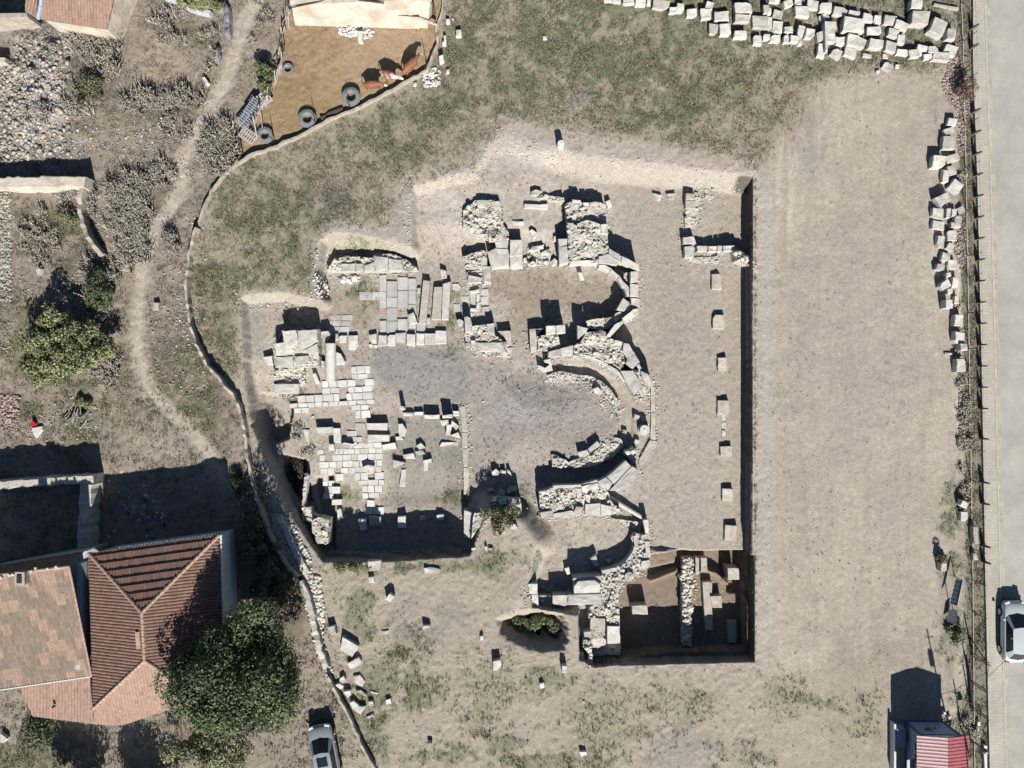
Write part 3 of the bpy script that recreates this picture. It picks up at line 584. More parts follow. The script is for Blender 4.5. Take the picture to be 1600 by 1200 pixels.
# 10 lower apse
P=Wall('lower_apse','crumbling curved wall of the smallest apse at the bottom right',1000,860,'apse wall')
P.rub(h("745,965 770,930 800,940 835,940 862,1090 830,1150 790,1200 660,1215 560,1215 555,1170 690,1145 765,1050"),-.62,dens=34,size=(.05,.16))
for r in("820,850 852,845 856,930 832,935","830,982 860,982 866,1082 838,1082","805,945 850,940 850,970 808,972","808,1110 862,1100 868,1130 830,1158 806,1140"): P.stone(h(r),-.55,'lime',zb=-1.5)
for r in('757,950 775,945 785,1012 765,1010','764,1012 785,1015 768,1068 748,1058','747,1060 767,1070 728,1122 710,1108','708,1110 727,1124 660,1165 648,1145','645,1147 658,1166 562,1186 558,1168'): P.stone(h(r),-.5,'grey',zb=-1.6)
P.rub(h("620,840 760,860 820,860 800,930 740,900 640,850"),-1.1,dens=30,size=(.05,.15))
P.rub(k("790,340 830,320 950,260 1060,200 1090,260 1100,290 940,440 960,600 965,790 850,790 840,700 680,720 700,610 795,600 790,420"),-.35,dens=36,size=(.05,.17))
for cx_,cy_ in((1048,345),(985,400),(1010,370)): pass
P.stone([(800+(1050+45*math.cos(t_))/5.714,840+(348+42*math.sin(t_))/5.714) for t_ in [i*PI/5 for i in range(10)]],-.22,'grey',zb=-1)
for r,z,m_ in(("555,430 590,392 740,382 785,415 787,495 555,500",.15,'marble'),("545,360 800,340 800,375 740,378 590,388 550,410",-.1,'grey'),("500,510 795,505 800,600 498,600",-.2,'grey'),("850,790 960,790 966,942 850,945",-.25,'marble'),("700,712 832,722 832,850 760,840 700,800",-.35,'tan'),("640,840 705,835 705,905 650,910",-.4,'lime'),("360,515 500,510 500,600 450,615 362,600",-.35,'lime')): P.stone(k(r),z,m_,zb=-1.7)
P.rub(k("700,805 760,845 832,855 848,990 720,1000 705,930"),-.7,dens=12,size=(.04,.1))
P.rub(k("640,915 700,925 715,1010 724,1145 660,1150 690,1050 640,980"),-.15,dens=40,size=(.06,.2)); P.rub(k("720,1000 970,940 970,1050 725,1060"),-1.0,dens=8)
P=Wall('west_wall_stub','squared wall stub left of the lower apse with a white slab on top',834,935)
P.stone(k("130,415 225,410 230,500 130,505"),-.15,'marble',zb=-1); P.stone(k("132,508 232,505 238,612 140,618"),-.3,'lime',zb=-1); P.rub(k("240,520 360,530 360,610 240,615"),-.55,dens=30)
for r,hh,l,m_ in(("465,280 505,262 530,320 495,335",.4,'white block left of the big shadow in the lower apse','marble'),("695,190 750,155 780,250 735,255",.55,'tapered white stone in the middle of the lower apse','lime'),("840,200 885,200 875,225 850,220",.2,'tiny white stone inside the shadow of the lower apse','marble'),("595,1045 640,1035 652,1110 605,1118",.95,'upright white post stone left of the pit corner','marble'),("445,1150 490,1148 495,1205 442,1205",.6,'white block at the bottom left outside the pit corner','marble')): blk(k(r),hh,m_,l,'stone')
P=Wall('fallen_column','dark column shaft lying in the shade between two apse walls',975,795,'column')
x0,y0=W(953,778,-1.1); x1,y1=W(1003,808,-1.1); mb=MB(); mb.tube((x0,y0,-1.0),(x1,y1,-1.15),.17,.16,14); P.fix(mb.build('shaft',M['grey'],P.o,smooth=False))
# 11 middle masonry
P=Wall('rubble_pier','low rubble pier with one upright slab, centre of the ruin',755,518,'masonry pier')
P.rub(d("205,960 300,880 400,860 575,850 590,1000 740,1080 800,1150 780,1270 360,1230 330,1130 215,1060"),-.78,dens=40)
for r,z,m_ in(("200,765 235,750 280,770 300,850 295,950 210,960",-.45,'grey'),("480,850 572,835 582,1000 500,960",-.6,'grey'),("620,935 790,935 795,1130 740,1080 700,1000",-.85,'tan'),("350,1080 660,1080 740,1200 360,1200",-.72,'lime'),("285,1050 345,1060 340,1140 290,1140",-.7,'lime')): P.stone(d(r),z,m_,zb=-1.5)
blk(d("105,800 150,780 190,810 180,870 130,870"),.5,'grey','smooth rounded stone left of the upright slab in the centre','boulder','boulder'); blk(d("215,1090 270,1085 280,1120 240,1140 215,1120"),.4,'marble','small bright stone below the rubble pier in the centre')
P=Wall('marble_frame','low L-shaped marble frame set in the ground above the rubble pier',741,470,'marble frame')
for r in("275,430 390,415 395,465 275,470","355,470 395,465 395,570 355,575","358,578 395,575 392,690 350,650","275,650 350,650 390,690 275,690"): P.stone(d(r),-1.12,'marble',zb=-1.6)
for r,l in(("160,500 262,500 262,600 165,590",'flat slab left of the marble frame'),("280,475 350,475 350,640 280,640",'grey slab filling the marble frame'),("412,420 500,410 510,495 412,490",'flat slab top right of the marble frame'),("412,510 505,500 505,600 415,600",'flat slab right of the marble frame'),("420,640 510,630 512,715 420,715",'flat slab lower right of the marble frame'),("50,350 130,345 160,385 130,440 60,420",'pale flat slab beside the long beams'),("70,600 150,600 150,700 75,700",'grey flat slab below the pale one beside the beams'),("430,345 480,350 470,390 420,395",'small slab at the bottom of the ashlar wall')): blk(d(r),.07,'grey',l,'paving slab','paving_slab',ch=.015,rough=.01)
# long beams
GB='long stone beams lying side by side'
for r,hh,l in(("1045,548 1088,555 1062,826 1018,820",.42,'leftmost of the three long stone beams'),("1112,590 1165,590 1156,798 1097,797",.38,'middle of the three long stone beams'),("1168,572 1216,558 1203,800 1160,797",.4,'rightmost of the three long stone beams')): blk(a(r),hh,'tan' if 'right' not in l else 'grey',l,'stone beam','stone_beam',group=GB,rough=.012)
for r,hh,l,m_ in(("1152,482 1190,490 1192,538 1160,542",.35,'short beam end above the rightmost long beam','tan'),("945,765 985,750 1010,818 962,826",.4,'tilted block left of the long beams','lime'),("1068,785 1090,785 1090,822 1066,822",.2,'small cube between the first two long beams','lime'),("1008,600 1030,595 1025,630 1008,628",.2,'small grey stone left of the first long beam','grey')): blk(a(r),hh,m_,l)
# row of stylobate blocks
GS='blocks in the straight row above the courtyard'
for i,(x,y,w_,h_) in enumerate(((505,905,18,40),(542,920,48,46),(610,938,60,88),(731,917,46,58),(790,927,54,72),(847,927,54,72),(904,908,58,60),(967,925,58,72),(1027,922,54,70),(1088,917,60,66),(1155,907,70,78))):
    blk(boxring(400+x/4,300+y/4,w_/4,h_/4,random.uniform(-3,3)),.28,'marble' if i%3 else 'grey',f"pale block, {ORD[i]} from the left in the straight courtyard row",group=GS)
blk(boxring(400+720/4,300+962/4,6,5),.12,'marble','tiny left stone under the straight row of blocks','stone','stone'); blk(boxring(400+748/4,300+965/4,5,5),.12,'marble','tiny right stone under the straight row of blocks','stone','stone')
# white column lying down
x0,y0=W(400+462/4,300+952/4,-.5); x1,y1=W(400+462/4,300+1182/4,-.8)
o=empty('fallen_column','thick white column shaft lying beside the big masonry pier','column',(x0,y0,float(gz(x0,y0)))); mb=MB(); z0=o.location.z
mb.tube((0,0,.78),(x1-x0,y1-y0,.45),.36,.37,22); mb.build('shaft',M['marble'],o,smooth=False); mb=MB(); mb.tube((0,.06,.78),(0,-.04,.78),.39,.39,22); mb.build('end_ring',M['marble'],o)
for r,hh,l in(("405,872 450,868 462,890 432,935 405,905",.7,'broken white block above the lying column'),("500,1000 530,1010 555,1060 550,1080 500,1078",.4,'rounded white fragment right of the lying column'),("388,1045 430,1060 425,1095 392,1092",.4,'white block tucked left of the lying column'),("42,1030 100,1022 104,1078 70,1082",.4,'single block left of the big masonry pier'),("350,1135 375,1130 398,1190 375,1200",.35,'slanted white stone below the big masonry pier'),("1480,1000 1500,1000 1500,1010 1480,1012",.1,'small pebble stone near the courtyard')): blk(a(r),hh,'marble',l)
# ------------------------------------------------------------------ paving
def paving(name,label,poly,zoff,m,rowh=.55,lw=(.5,.95),ang=0,horizontal=True,gap=.012):
    cx=sum(p[0] for p in poly)/len(poly); cy=sum(p[1] for p in poly)/len(poly)
    x,y,z=gp(cx,cy); o_loc=Vector((x,y,z)); pw=[W(px,py,z) for px,py in poly]
    xs=[p[0] for p in pw]; ys=[p[1] for p in pw]; mb=MB(); c_,s_=math.cos(ang),math.sin(ang)
    L=max(max(xs)-min(xs),max(ys)-min(ys))*1.5; v=-L/2
    mx,my=(max(xs)+min(xs))/2,(max(ys)+min(ys))/2
    while v<L/2:
        rh=rowh*random.uniform(.65,1.3); u=-L/2-random.random()
        while u<L/2:
            lw_=random.uniform(*lw); cu,cv=u+lw_/2,v+rh/2
            pu,pv=(cu,cv) if horizontal else (cv,cu)
            X=mx+pu*c_-pv*s_; Y=my+pu*s_+pv*c_
            if bool(inpoly(np.array(X),np.array(Y),pw)) and random.random()>.05:
                hw,hh=(lw_/2-gap,rh/2-gap) if horizontal else (rh/2-gap,lw_/2-gap)
                ring=[]
                for a_,b_ in((-1,-1),(1,-1),(1,1),(-1,1)):
                    du=a_*hw+random.uniform(-.03,.01)*a_; dv=b_*hh+random.uniform(-.03,.01)*b_
                    ring.append((X+du*c_-dv*s_-x,Y+du*s_+dv*c_-y))
                g_=float(gz(X,Y))-z; zt=g_*.4+zoff+random.uniform(-.02,.02)
                mb.prism(ring,-.45,zt,.015,.008)
            u+=lw_
        v+=rh
    o=mb.build(name,M[m]); o.location=o_loc; tag(o,label,'pavement'); return o
paving('stone_pavement','grey slab pavement left of the long beams',a("768,545 1030,545 1022,822 1190,850 1185,880 785,880"),.10,'pave2',.62,(.7,1.2),horizontal=False)
paving('stone_pavement','faint grey half-buried slabs right of the big pier',a("440,790 620,770 622,885 450,885"),.05,'pave2',.6,(.6,.9))
paving('stone_pavement','few worn grey slabs under the low north wall',a("610,590 760,590 755,680 615,680"),.04,'pave2',.6,(.6,.9))
paving('stone_pavement','white L-shaped marble pavement below the lying column',w("430,0 420,45 310,60 235,110 238,170 335,178 340,145 612,125 612,165 650,212 722,212 710,-118 580,-118 580,-20 520,-5"),.12,'pave',.5,(.4,.8),ang=.05)
paving('stone_pavement','large white marble pavement at the lower left of the ruin',w("400,425 500,430 600,385 640,365 790,380 798,560 795,722 665,722 660,582 502,590 505,742 450,742 410,570"),.12,'pave',.45,(.4,.8),ang=.03)
paving('stone_pavement','greyish slab patch between the four long coffers',w("535,275 580,290 600,262 690,262 690,372 580,360 540,330"),.08,'pave2',.5,(.5,.9))
paving('stone_pavement','small white slab group at the foot of the great shadow',w("700,722 768,728 770,830 692,830"),.10,'pave',.5,(.5,.8))
# big worn floor slabs in the northern rooms
# ------------------------------------------------------------------ pieces lying in the south-west
def many(tf,txt,m,cat='stone block',name='stone_block',**kk):
    for ln in txt.strip().split('\n'):
        r,hh,l=ln.split('|'); blk(tf(r.strip()),float(hh),random.choice(m) if isinstance(m,(list,tuple)) else m,l.strip(),cat,name,**kk)
many(w,"""370,272 478,268 480,302 385,310|.55|upper left of the four long white coffers
690,245 820,245 820,290 692,286|.55|upper right of the four long white coffers
696,318 832,318 832,360 698,362|.5|lower right of the four long white coffers
782,382 868,365 880,405 795,412|.35|broad pale slab at the right end of the white pavement""",'marble','stone coffer','stone_coffer',rough=.01)
many(w,"""480,275 526,275 532,368 486,362|.35|vertical white block joined to the upper left coffer
452,374 485,376 490,415 456,416|.5|small white block left of the white pavement
545,362 605,375 592,405 532,378|.45|tilted white block at the top of the white pavement
605,372 625,355 640,385 610,400|.2|small wedge stone at the top of the white pavement
290,285 332,285 335,380 325,380|.15|thin slab edge in the earth left of the coffers
888,250 915,245 940,285 925,330 895,325|.4|oval hollow white fragment in the courtyard
870,330 905,325 925,345 880,352|.2|small white fragment below the oval one
918,178 985,178 985,199 916,199|.32|leftmost low kerb block of the courtyard wall
990,176 1045,176 1045,194 990,194|.32|second low kerb block of the courtyard wall
1050,193 1146,193 1146,216 1050,216|.65|long kerb block with tall shadow in the courtyard wall
1162,196 1226,190 1228,211 1166,216|.95|upright block with the tallest shadow in the courtyard wall
1230,168 1268,168 1268,199 1230,199|.4|last kerb block before the corner of the courtyard wall
1148,228 1200,222 1206,250 1160,262|.35|rounded white stone under the courtyard wall
1193,250 1226,255 1212,320 1185,316|.35|upright slanting white stone inside the courtyard corner
1225,226 1266,262 1250,286 1218,255|.35|diamond shaped grey stone inside the courtyard corner
1215,322 1262,300 1282,335 1250,336|.35|white wedge stone against the courtyard side wall
1160,366 1278,360 1280,384 1145,392|.12|long flat whitish slab touching the courtyard side wall
1000,388 1030,365 1060,395 1020,412|.35|curved white fragment in the courtyard, upper one
990,420 1040,415 1060,435 1020,443|.25|curved white fragment in the courtyard, lower one
916,442 985,432 996,468 925,466|.35|white block left of the curved fragments
1040,478 1098,465 1100,492 1078,500 1075,542 1048,540|.4|white keyhole shaped fragment in the courtyard
856,475 932,492 860,526|.35|triangular grey stone in the courtyard
912,532 940,530 932,645 894,642|.25|slim upright carved slab in the courtyard
662,520 700,505 740,512 730,560 700,560|.4|grey and white capital lying on the white pavement
665,585 735,600 730,625 680,628|.15|tan stone below the capital on the white pavement
500,785 530,778 546,842 512,850|.45|white block at the lower left end of the courtyard
548,822 562,818 566,838 550,840|.15|tiny stone beside the lower left white block
640,845 692,842 692,912 648,915|.4|leftmost block in the great shadow
705,830 780,830 780,886 706,888|.4|second block in the great shadow
885,828 936,826 936,900 884,898|.5|third block in the great shadow
1020,826 1056,826 1056,850 1022,852|.3|fourth and smallest block in the great shadow
1128,818 1175,816 1172,850 1135,850|.4|last block in the great shadow half in the sun""",['marble','marble','lime'])
P=Wall('courtyard_wall','long straight strip wall closing the right side of the courtyard',725,690)
for r in("1272,138 1310,136 1314,205 1280,205","1280,206 1314,206 1322,300 1286,300","1286,301 1320,301 1322,402 1288,402","1288,403 1323,403 1328,520 1296,520","1296,521 1330,521 1328,610 1312,690 1298,690"): P.stone(w(r),-1.35,'tan',zb=-2,rough=.01)
P=Wall('corner_masonry','boxy masonry corner with drums leaning in its shade, bottom centre',800,790,'ruined wall')
P.rub(q("450,680 520,640 600,650 755,665 765,800 620,800 520,760 440,740"),-.25,dens=30,zb=-1.6)
for r,m_ in(("520,682 600,655 622,718 535,725",'lime'),("625,662 752,665 755,725 632,722",'tan'),("470,660 510,648 510,690 450,700",'marble')): P.stone(q(r),-.1,m_,zb=-1)
many(q,"""455,380 500,350 542,382 525,420 462,415|.45|large white boulder above the masonry corner
545,362 598,370 600,400 548,402|.4|ring shaped white stone right of the large boulder
610,352 645,375 668,422 612,388|.45|white wedge stone right of the ring shaped one
410,570 460,555 475,580 430,600|.35|small white stone left of the shaded drums
420,1180 470,1175 475,1200 425,1200|.2|small pebble stone below the masonry corner
650,940 700,925 722,965 690,985 652,970|.35|round white boulder in the weeds below the masonry corner
540,800 560,795 568,830 535,825|.25|small white stone in the thistles
530,1050 590,1000 592,1020 545,1052|.25|slanted grey stone in the thistles
245,1178 285,1172 290,1192 250,1198|.2|pale stone at the upper edge of the south field
380,1158 405,1155 405,1192 385,1192|.25|small upright stone at the edge of the south field""",['marble','lime'],'stone','stone')
for x,y,r_,l in((784,771,.26,'left shaded drum behind the masonry corner'),(798,765,.24,'upper shaded drum behind the masonry corner'),(804,764,.2,'right shaded drum behind the masonry corner'),(795,768,.18,'lowest shaded drum behind the masonry corner')): drum(x,y,r_,.5,l,'grey')
P=Wall('wall_corner','tall wall end with sloping top at the corner of the great shadow',740,820)
P.rub(q("270,810 340,815 405,860 340,940 240,1085"),-.0,dens=14,zb=-2.2); P.stone(q("165,775 270,810 240,1085 165,1020"),-.7,'grey',zb=-2.2)
P=Wall('west_masonry','broken masonry end standing at the left of the great shadow',500,825)
P.rub(w("345,860 390,835 450,850 448,1000 385,1000 350,930"),-.4,dens=20,zb=-1.9); P.rub(w("280,775 340,770 345,810 390,830 345,860 290,860"),-.9,dens=30,zb=-1.9)
P.rub(w("300,560 325,575 300,770 285,760"),-1.0,dens=20,zb=-1.8)
# loose stones on the south field
many(w,"""698,1105 780,1105 776,1165 700,1167|.35|white square block at the top edge of the south field
1050,1150 1090,1145 1150,1155 1148,1180 1055,1185|.2|grey slab half hidden in grass at the top edge of the south field""",'lime')
f6=T(400,900,4)
many(f6,"""700,8 735,5 740,42 705,45|.3|small white block at the top of the south field
835,108 864,128 838,165 806,146|.5|diamond set white block in the upper south field
445,320 490,310 502,360 468,372|.45|white block beside the rubble path wall
540,378 640,438 600,506 524,462|.35|largest pale block in the south field
568,548 640,508 660,530 645,560 590,585|.3|brown half-round slab below the largest block
522,640 545,622 562,650 540,672 520,660|.3|white boulder beside the path wall
605,625 650,618 682,660 660,695 620,670|.15|flat oval tan slab in the south field
492,680 520,668 550,690 530,712|.25|white slab leaning on the path wall
542,722 590,715 590,745 570,765|.3|white block in the scatter below the oval slab
622,718 655,715 690,742 675,752|.2|thin white stone in the scatter
715,718 765,732 760,740 720,732|.1|sliver of white stone in the scatter
700,785 732,782 740,812 705,815|.25|small square stone in the scatter
585,790 610,780 650,820 685,815 655,866 600,832|.3|long L-shaped white stone in the scatter
810,775 840,768 848,800 812,802|.2|lone pale stone right of the scatter
685,882 735,858 740,870 700,890|.15|brown flat stone below the scatter
1042,308 1090,308 1090,338 1044,338|.35|white notched block in the ashy patch
780,345 828,342 826,362 790,358|.15|low pale slab left of the ashy patch
1398,375 1420,372 1422,402 1400,405|.25|small round stone near the bush pit
1480,530 1528,525 1532,560 1510,592 1482,590|.5|tapered white block by the path to the bush pit""",['marble','lime'],)
f7=T(800,900,4)
many(f7,"""170,672 200,668 206,695 180,708|.25|white stone in the round green patch
420,1098 465,1095 470,1118 430,1130|.25|white oval stone near the bottom edge
440,782 455,782 452,800 442,802|.1|tiny white stone in the pale field
205,222 180,220 182,250 206,248|.05|thin stone chip on the rim""",'marble','stone','stone')
f2=T(400,0,4)
many(f2,"""1187,118 1210,115 1212,143 1190,145|.3|upper white stone beside the pen fence
1222,110 1236,110 1236,122 1224,122|.15|tiny stone next to the upper white one
1250,185 1282,182 1284,225 1250,228|.35|white square block in the grass right of the pen
1172,222 1188,222 1188,252 1173,252|.3|first white stone in the column on the pen edge
1165,255 1188,253 1188,282 1166,284|.3|second white stone in the column on the pen edge
1142,350 1172,345 1175,380 1146,388|.5|white block with black shadow at the pen corner
628,190 665,190 666,260 640,262|.45|white block fallen at the barn foot inside the pen
1188,430 1208,430 1208,455 1190,458|.2|small white stone right of the stone pile
1095,370 1097,370 1097,372 1095,372|.03|stone chip at the fence""",'marble','stone','stone')
many(T(800,0,4),"190,222 210,220 222,245 195,248|.2|lone white stone in the green grass",'marble','stone','stone')
many(T(800,300,4),"""410,500 440,500 452,545 425,552|.45|white block standing in the upper apse
878,5 935,15 928,48 912,50|.25|left stone of the pair near the top of the pit
965,10 1020,5 1012,40 980,42|.25|right stone of the pair near the top of the pit""",'lime')
# ------------------------------------------------------------------ small structure and trench at the right
P=Wall('low_foundation','L-shaped low foundation of blocks at the upper right of the pit',1110,390)
for r in("1086,5 1146,10 1146,50 1086,50","1086,54 1146,54 1146,106 1086,102"): P.stone(n8(r),-.85,'tan',zb=-1.6)
for r in("1070,282 1136,278 1155,322 1070,325","1078,338 1136,336 1136,408 1078,410","1155,338 1222,336 1224,370 1158,372","1226,338 1280,336 1280,372 1228,374","1284,336 1316,334 1316,370 1284,372","1320,334 1392,334 1400,366 1322,370"): P.stone(n8(r),-.8,'lime',zb=-1.6)
P.rub(n8("1085,108 1150,108 1170,130 1150,225 1080,222"),-1.15,dens=20); P.rub(n8("1148,0 1175,0 1172,110 1150,105"),-1.1,dens=30)
P.rub(n8("1100,412 1290,400 1290,440 1110,440"),-1.22,dens=30,size=(.04,.1))
P=Wall('collapsed_bank','boulders spilling down the right bank of the pit',1165,400,'boulder pile')
P.rub(n8("1385,365 1440,370 1500,400 1500,470 1450,450 1400,430"),-.55,dens=26,size=(.1,.3)); 
P=Wall('plaster_patch','pale square of floor in the upper right corner of the pit',1105,300,'floor patch')
P.stone(Q(800,0,4,"1085,1145 1420,1140 1330,1160 1230,1290 1090,1200"),-1.1,'tan',zb=-1.6,rough=0) if False else P.rub(Q(800,0,4,"1200,1140 1260,1130 1270,1230 1210,1235"),-1.1,dens=8)
P=Wall('rubble_spine','narrow rubble wall running down the deep trench',1071,940)
P.rub(tr("740,140 850,140 835,400 822,735 735,700 742,400 705,330 745,290"),-1.55,dens=80,size=(.08,.2),zb=-2.6); P.rub(tr("735,735 825,735 820,1010 740,1000"),-1.75,dens=60,size=(.08,.2),zb=-2.6)
for r,z,l in(("235,612 388,605 396,698 240,692",-1.55,'square tan base rising from the dark trench'),("1180,236 1288,240 1296,350 1184,350",-1.35,'square tan base in the upper right of the trench'),("935,375 1030,372 1028,630 1036,850 965,852 945,630",-2.1,'long slab lying half in shade in the deep trench'),("1010,515 1122,508 1125,628 1032,636",-1.95,'broken bright block beside the long trench slab'),("865,130 898,130 900,292 866,300",-1.7,'narrow slab at the head of the trench'),("912,130 975,130 985,262 918,268",-1.7,'broad slab at the head of the trench'),("1180,760 1270,760 1270,980 1190,980",-2.2,'dim slab deep in the corner of the trench')):
    blk(tr(r),.5,'tan',l,'pedestal' if 'base' in l else 'stone slab','pedestal' if 'base' in l else 'stone_slab',zt=z,zb=-2.7)
# rubble and pebble scatters
stone_field('stone_chips',[(EXC,1500),([(500,890),(900,890),(900,1190),(560,1190)],700),([(300,60),(700,200),(700,450),(300,560)],250),([(1200,60),(1500,60),(1500,1150),(1200,1150)],300)],(.015,.05),'rub',kind='stuff')
stone_field('dump_stones',[([(0,90),(40,100),(45,250),(0,260)],700),([(20,50),(110,60),(110,240),(40,250)],500)],(.03,.2),'dump',kind='stuff')
stone_field('dump_stones',[([(110,150),(240,180),(320,290),(200,260)],260),([(240,400),(300,430),(330,640),(230,600)],480),([(40,620),(160,620),(150,690),(40,690)],200),(Q(0,300,4,"310,520 380,500 520,560 620,640 460,680 330,600"),260),([(130,300),(170,330),(175,420),(140,400)],200),([(0,500),(20,500),(20,560),(0,560)],90),([(20,420),(60,440),(50,480),(20,470)],60)],(.015,.10),'dump',kind='stuff')
stone_field('dry_wall_stones',[([(0,300),(17,300),(18,470),(0,470)],900)],(.05,.13),'dump',kind='stuff')
stone_field('brick_rubble',[([(2,615),(32,620),(28,680),(4,672)],260)],(.05,.16),'redrub',kind='stuff')
stone_field('rubble_bank',[(Q(400,600,4,"90,810 170,820 260,920 340,1090 350,1200 240,1190 130,960"),700),(Q(400,900,4,"300,0 400,0 425,180 415,440 370,440 350,300 310,180"),900),(Q(400,900,4,"370,440 430,450 480,600 450,620"),200),(Q(400,600,4,"0,640 60,800 130,960 90,980 0,760"),200),(Q(400,600,4,"1380,20 1560,20 1560,400 1500,400"),1)],(.06,.2),'rub',kind='stuff')
stone_field('brick_rubble',[(Q(1200,0,4,"1130,360 1240,350 1260,500 1300,560 1270,640 1230,760 1180,700 1120,620 1085,520 1120,440"),1500),(Q(1200,0,4,"1170,740 1240,740 1225,980 1190,980"),350),(Q(1200,300,4,"1180,200 1240,180 1250,420 1200,480 1160,360"),520),(Q(1200,600,4,"1190,0 1235,0 1225,420 1195,420"),380)],(.04,.12),'redrub',kind='stuff')
stone_field('white_rubble',[(Q(400,0,4,"500,150 620,140 740,200 720,240 600,230 520,210"),200),(Q(400,0,4,"1050,430 1110,420 1160,450 1150,530 1060,550 1040,510"),110),(Q(400,0,4,"975,515 1000,515 1000,540 980,540"),4),(Q(400,300,4,"520,530 650,525 640,570 520,560"),70),(Q(400,300,4,"350,500 430,540 440,640 400,660 360,590"),60),(Q(200,600,4,"1100,60 1160,10 1160,200 1200,260 1160,330 1100,250"),1)],(.06,.2),'marble',kind='stuff')

# crumbs and mortar dust fallen at the feet of the walls
sx=[];sy=[]
for ring in SK:
    for (a_,b_) in zip(ring,ring[1:]+ring[:1]):
        L_=math.hypot(b_[0]-a_[0],b_[1]-a_[1]); n_=int(L_*1.1)
        for _ in range(n_):
            u_=random.random(); sx.append(a_[0]+(b_[0]-a_[0])*u_+random.gauss(0,4.5)); sy.append(a_[1]+(b_[1]-a_[1])*u_+random.gauss(0,4.5))
for (a_,b_) in zip(EXC[:15],EXC[1:16]):
    L_=math.hypot(b_[0]-a_[0],b_[1]-a_[1])
    for _ in range(int(L_*1.3)):
        u_=random.random(); sx.append(a_[0]+(b_[0]-a_[0])*u_+random.gauss(0,5)); sy.append(a_[1]+(b_[1]-a_[1])*u_+14+random.gauss(0,9))
sx=np.array(sx); sy=np.array(sy); zz_=np.zeros(len(sx))
for _ in range(3): kk_=S*(1-zz_/H); X_=(sx-800)*kk_; Y_=(600-sy)*kk_; zz_=gz(X_,Y_)
v,f=stones(X_,Y_,zz_,.02+.07*RNG.random(len(sx))**2.2,.6,.35); tag(mobj('fallen_crumbs',v,f,M['rub']),kind='stuff')
# ------------------------------------------------------------------ road side
def edge_x(y,tab):
    for (a,b),(c_,d_) in zip(tab,tab[1:]):
        if y<=c_: return b+(d_-b)*(y-a)/(c_-a)
    return tab[-1][1]+(tab[-1][1]-tab[-2][1])*(y-tab[-1][0])/(tab[-1][0]-tab[-2][0])
KR=[(0,1536),(300,1546),(600,1553),(900,1560),(1200,1570)]
KO=[(0,1519),(100,1519),(300,1526),(600,1533),(900,1538),(1200,1545)]
KI=[(0,1501),(65,1504),(300,1509),(591,1514),(900,1519),(1200,1522)]
ys=[-600]+list(range(-60,1300,40))+[1900]
def strip(name,fa,fb,z0,z1,m,bottom=-.5,parent=None):
    v=[];f=[]
    for i,y in enumerate(ys):
        for fx_,z in((fa,z0),(fb,z1)):
            x=fx_(y); X,Y=(x-800)*S,(600-y)*S; v.append((X,Y,z))
        for fx_ in(fa,fb):
            x=fx_(y); v.append(((x-800)*S,(600-y)*S,bottom))
        if i:
            a_=4*(i-1); b_=4*i
            f+= [[a_,a_+1,b_+1,b_],[a_+2,a_,b_,b_+2],[a_+1,a_+3,b_+3,b_+1]]
    return mobj(name,v,f,m,parent)
kr=lambda y:edge_x(y,KR); ko=lambda y:edge_x(y,KO); ki=lambda y:edge_x(y,KI)
tag(strip('road',lambda y:kr(y)+2.25,lambda y:kr(y)+150,.0,.0,M['road']),kind='structure')
M['gutter']=mat('gutter_dirt',alb((190,186,166)),noise=.25,scale=1.5,speck=.15)
tag(strip('gutter_dirt',lambda y:kr(y)+2.25,lambda y:kr(y)+9+2*math.sin(y*.05),.006,.004,M['gutter']),kind='structure')
tag(strip('sidewalk',lambda y:ko(y)+1.55,lambda y:kr(y)-.01,.11,.11,M['walk']),kind='structure')
tag(strip('road_kerb',lambda y:kr(y),lambda y:kr(y)+2.2,.13,.13,M['roadkerb']),kind='structure')
tag(strip('road_kerb',lambda y:kr(y)+150.1,lambda y:kr(y)+154,.13,.13,M['roadkerb']),kind='structure')
tag(strip('garden_kerb',lambda y:ko(y),lambda y:ko(y)+1.5,.13,.13,M['roadkerb']),kind='structure')
tag(strip('garden_kerb',lambda y:ki(y),lambda y:ki(y)+1.0,.05,.05,M['roadkerb']),kind='structure')
# concrete stub fence
o=empty('post_fence','row of short dark concrete stubs along the pavement','fence',(W(1530,600)[0],0,0))
def child(o_,p): o_.matrix_parent_inverse=Matrix.Translation(-Vector(p.location)); return o_
def stub(px,py):
    x,y=(px-800)*S,(600-py)*S; mb=MB()
    mb.add([(x-.11,y-.05,-.2),(x+.11,y-.05,-.2),(x+.11,y+.05,-.2),(x-.11,y+.05,-.2),(x-.12,y-.05,.45),(x+.12,y-.05,.45),(x+.12,y+.05,.45),(x-.12,y+.05,.45),(x+.0,y-.04,.86),(x+.09,y-.04,.84),(x+.09,y+.04,.84),(x+.0,y+.04,.86)],
       [[0,1,5,4],[1,2,6,5],[2,3,7,6],[3,0,4,7],[4,5,9,8],[5,6,10,9],[6,7,11,10],[7,4,8,11],[8,9,10,11]])
    child(mb.build('stub_post',M['post'],o),o)
for y in list(range(46,100,30))+list(range(176,660,33))+[685,753,786,852,877]:
    stub(ko(y)-1.5,y)
o=empty('wire_fence','thin tall iron posts of a wire fence behind the stone line','fence',(W(1512,600)[0],0,0))
ypost=[5,65,128,196,262,330,400,432,489,545,591,644,702,750,802,857,906,956]
for y in ypost:
    x=ki(y)+.5; X,Y=(x-800)*S,(600-y)*S; mb=MB(); mb.tube((X,Y,-.2),(X+random.uniform(-.02,.03),Y,1.72),.028,.022,6); child(mb.build('post',M['iron'],o),o)
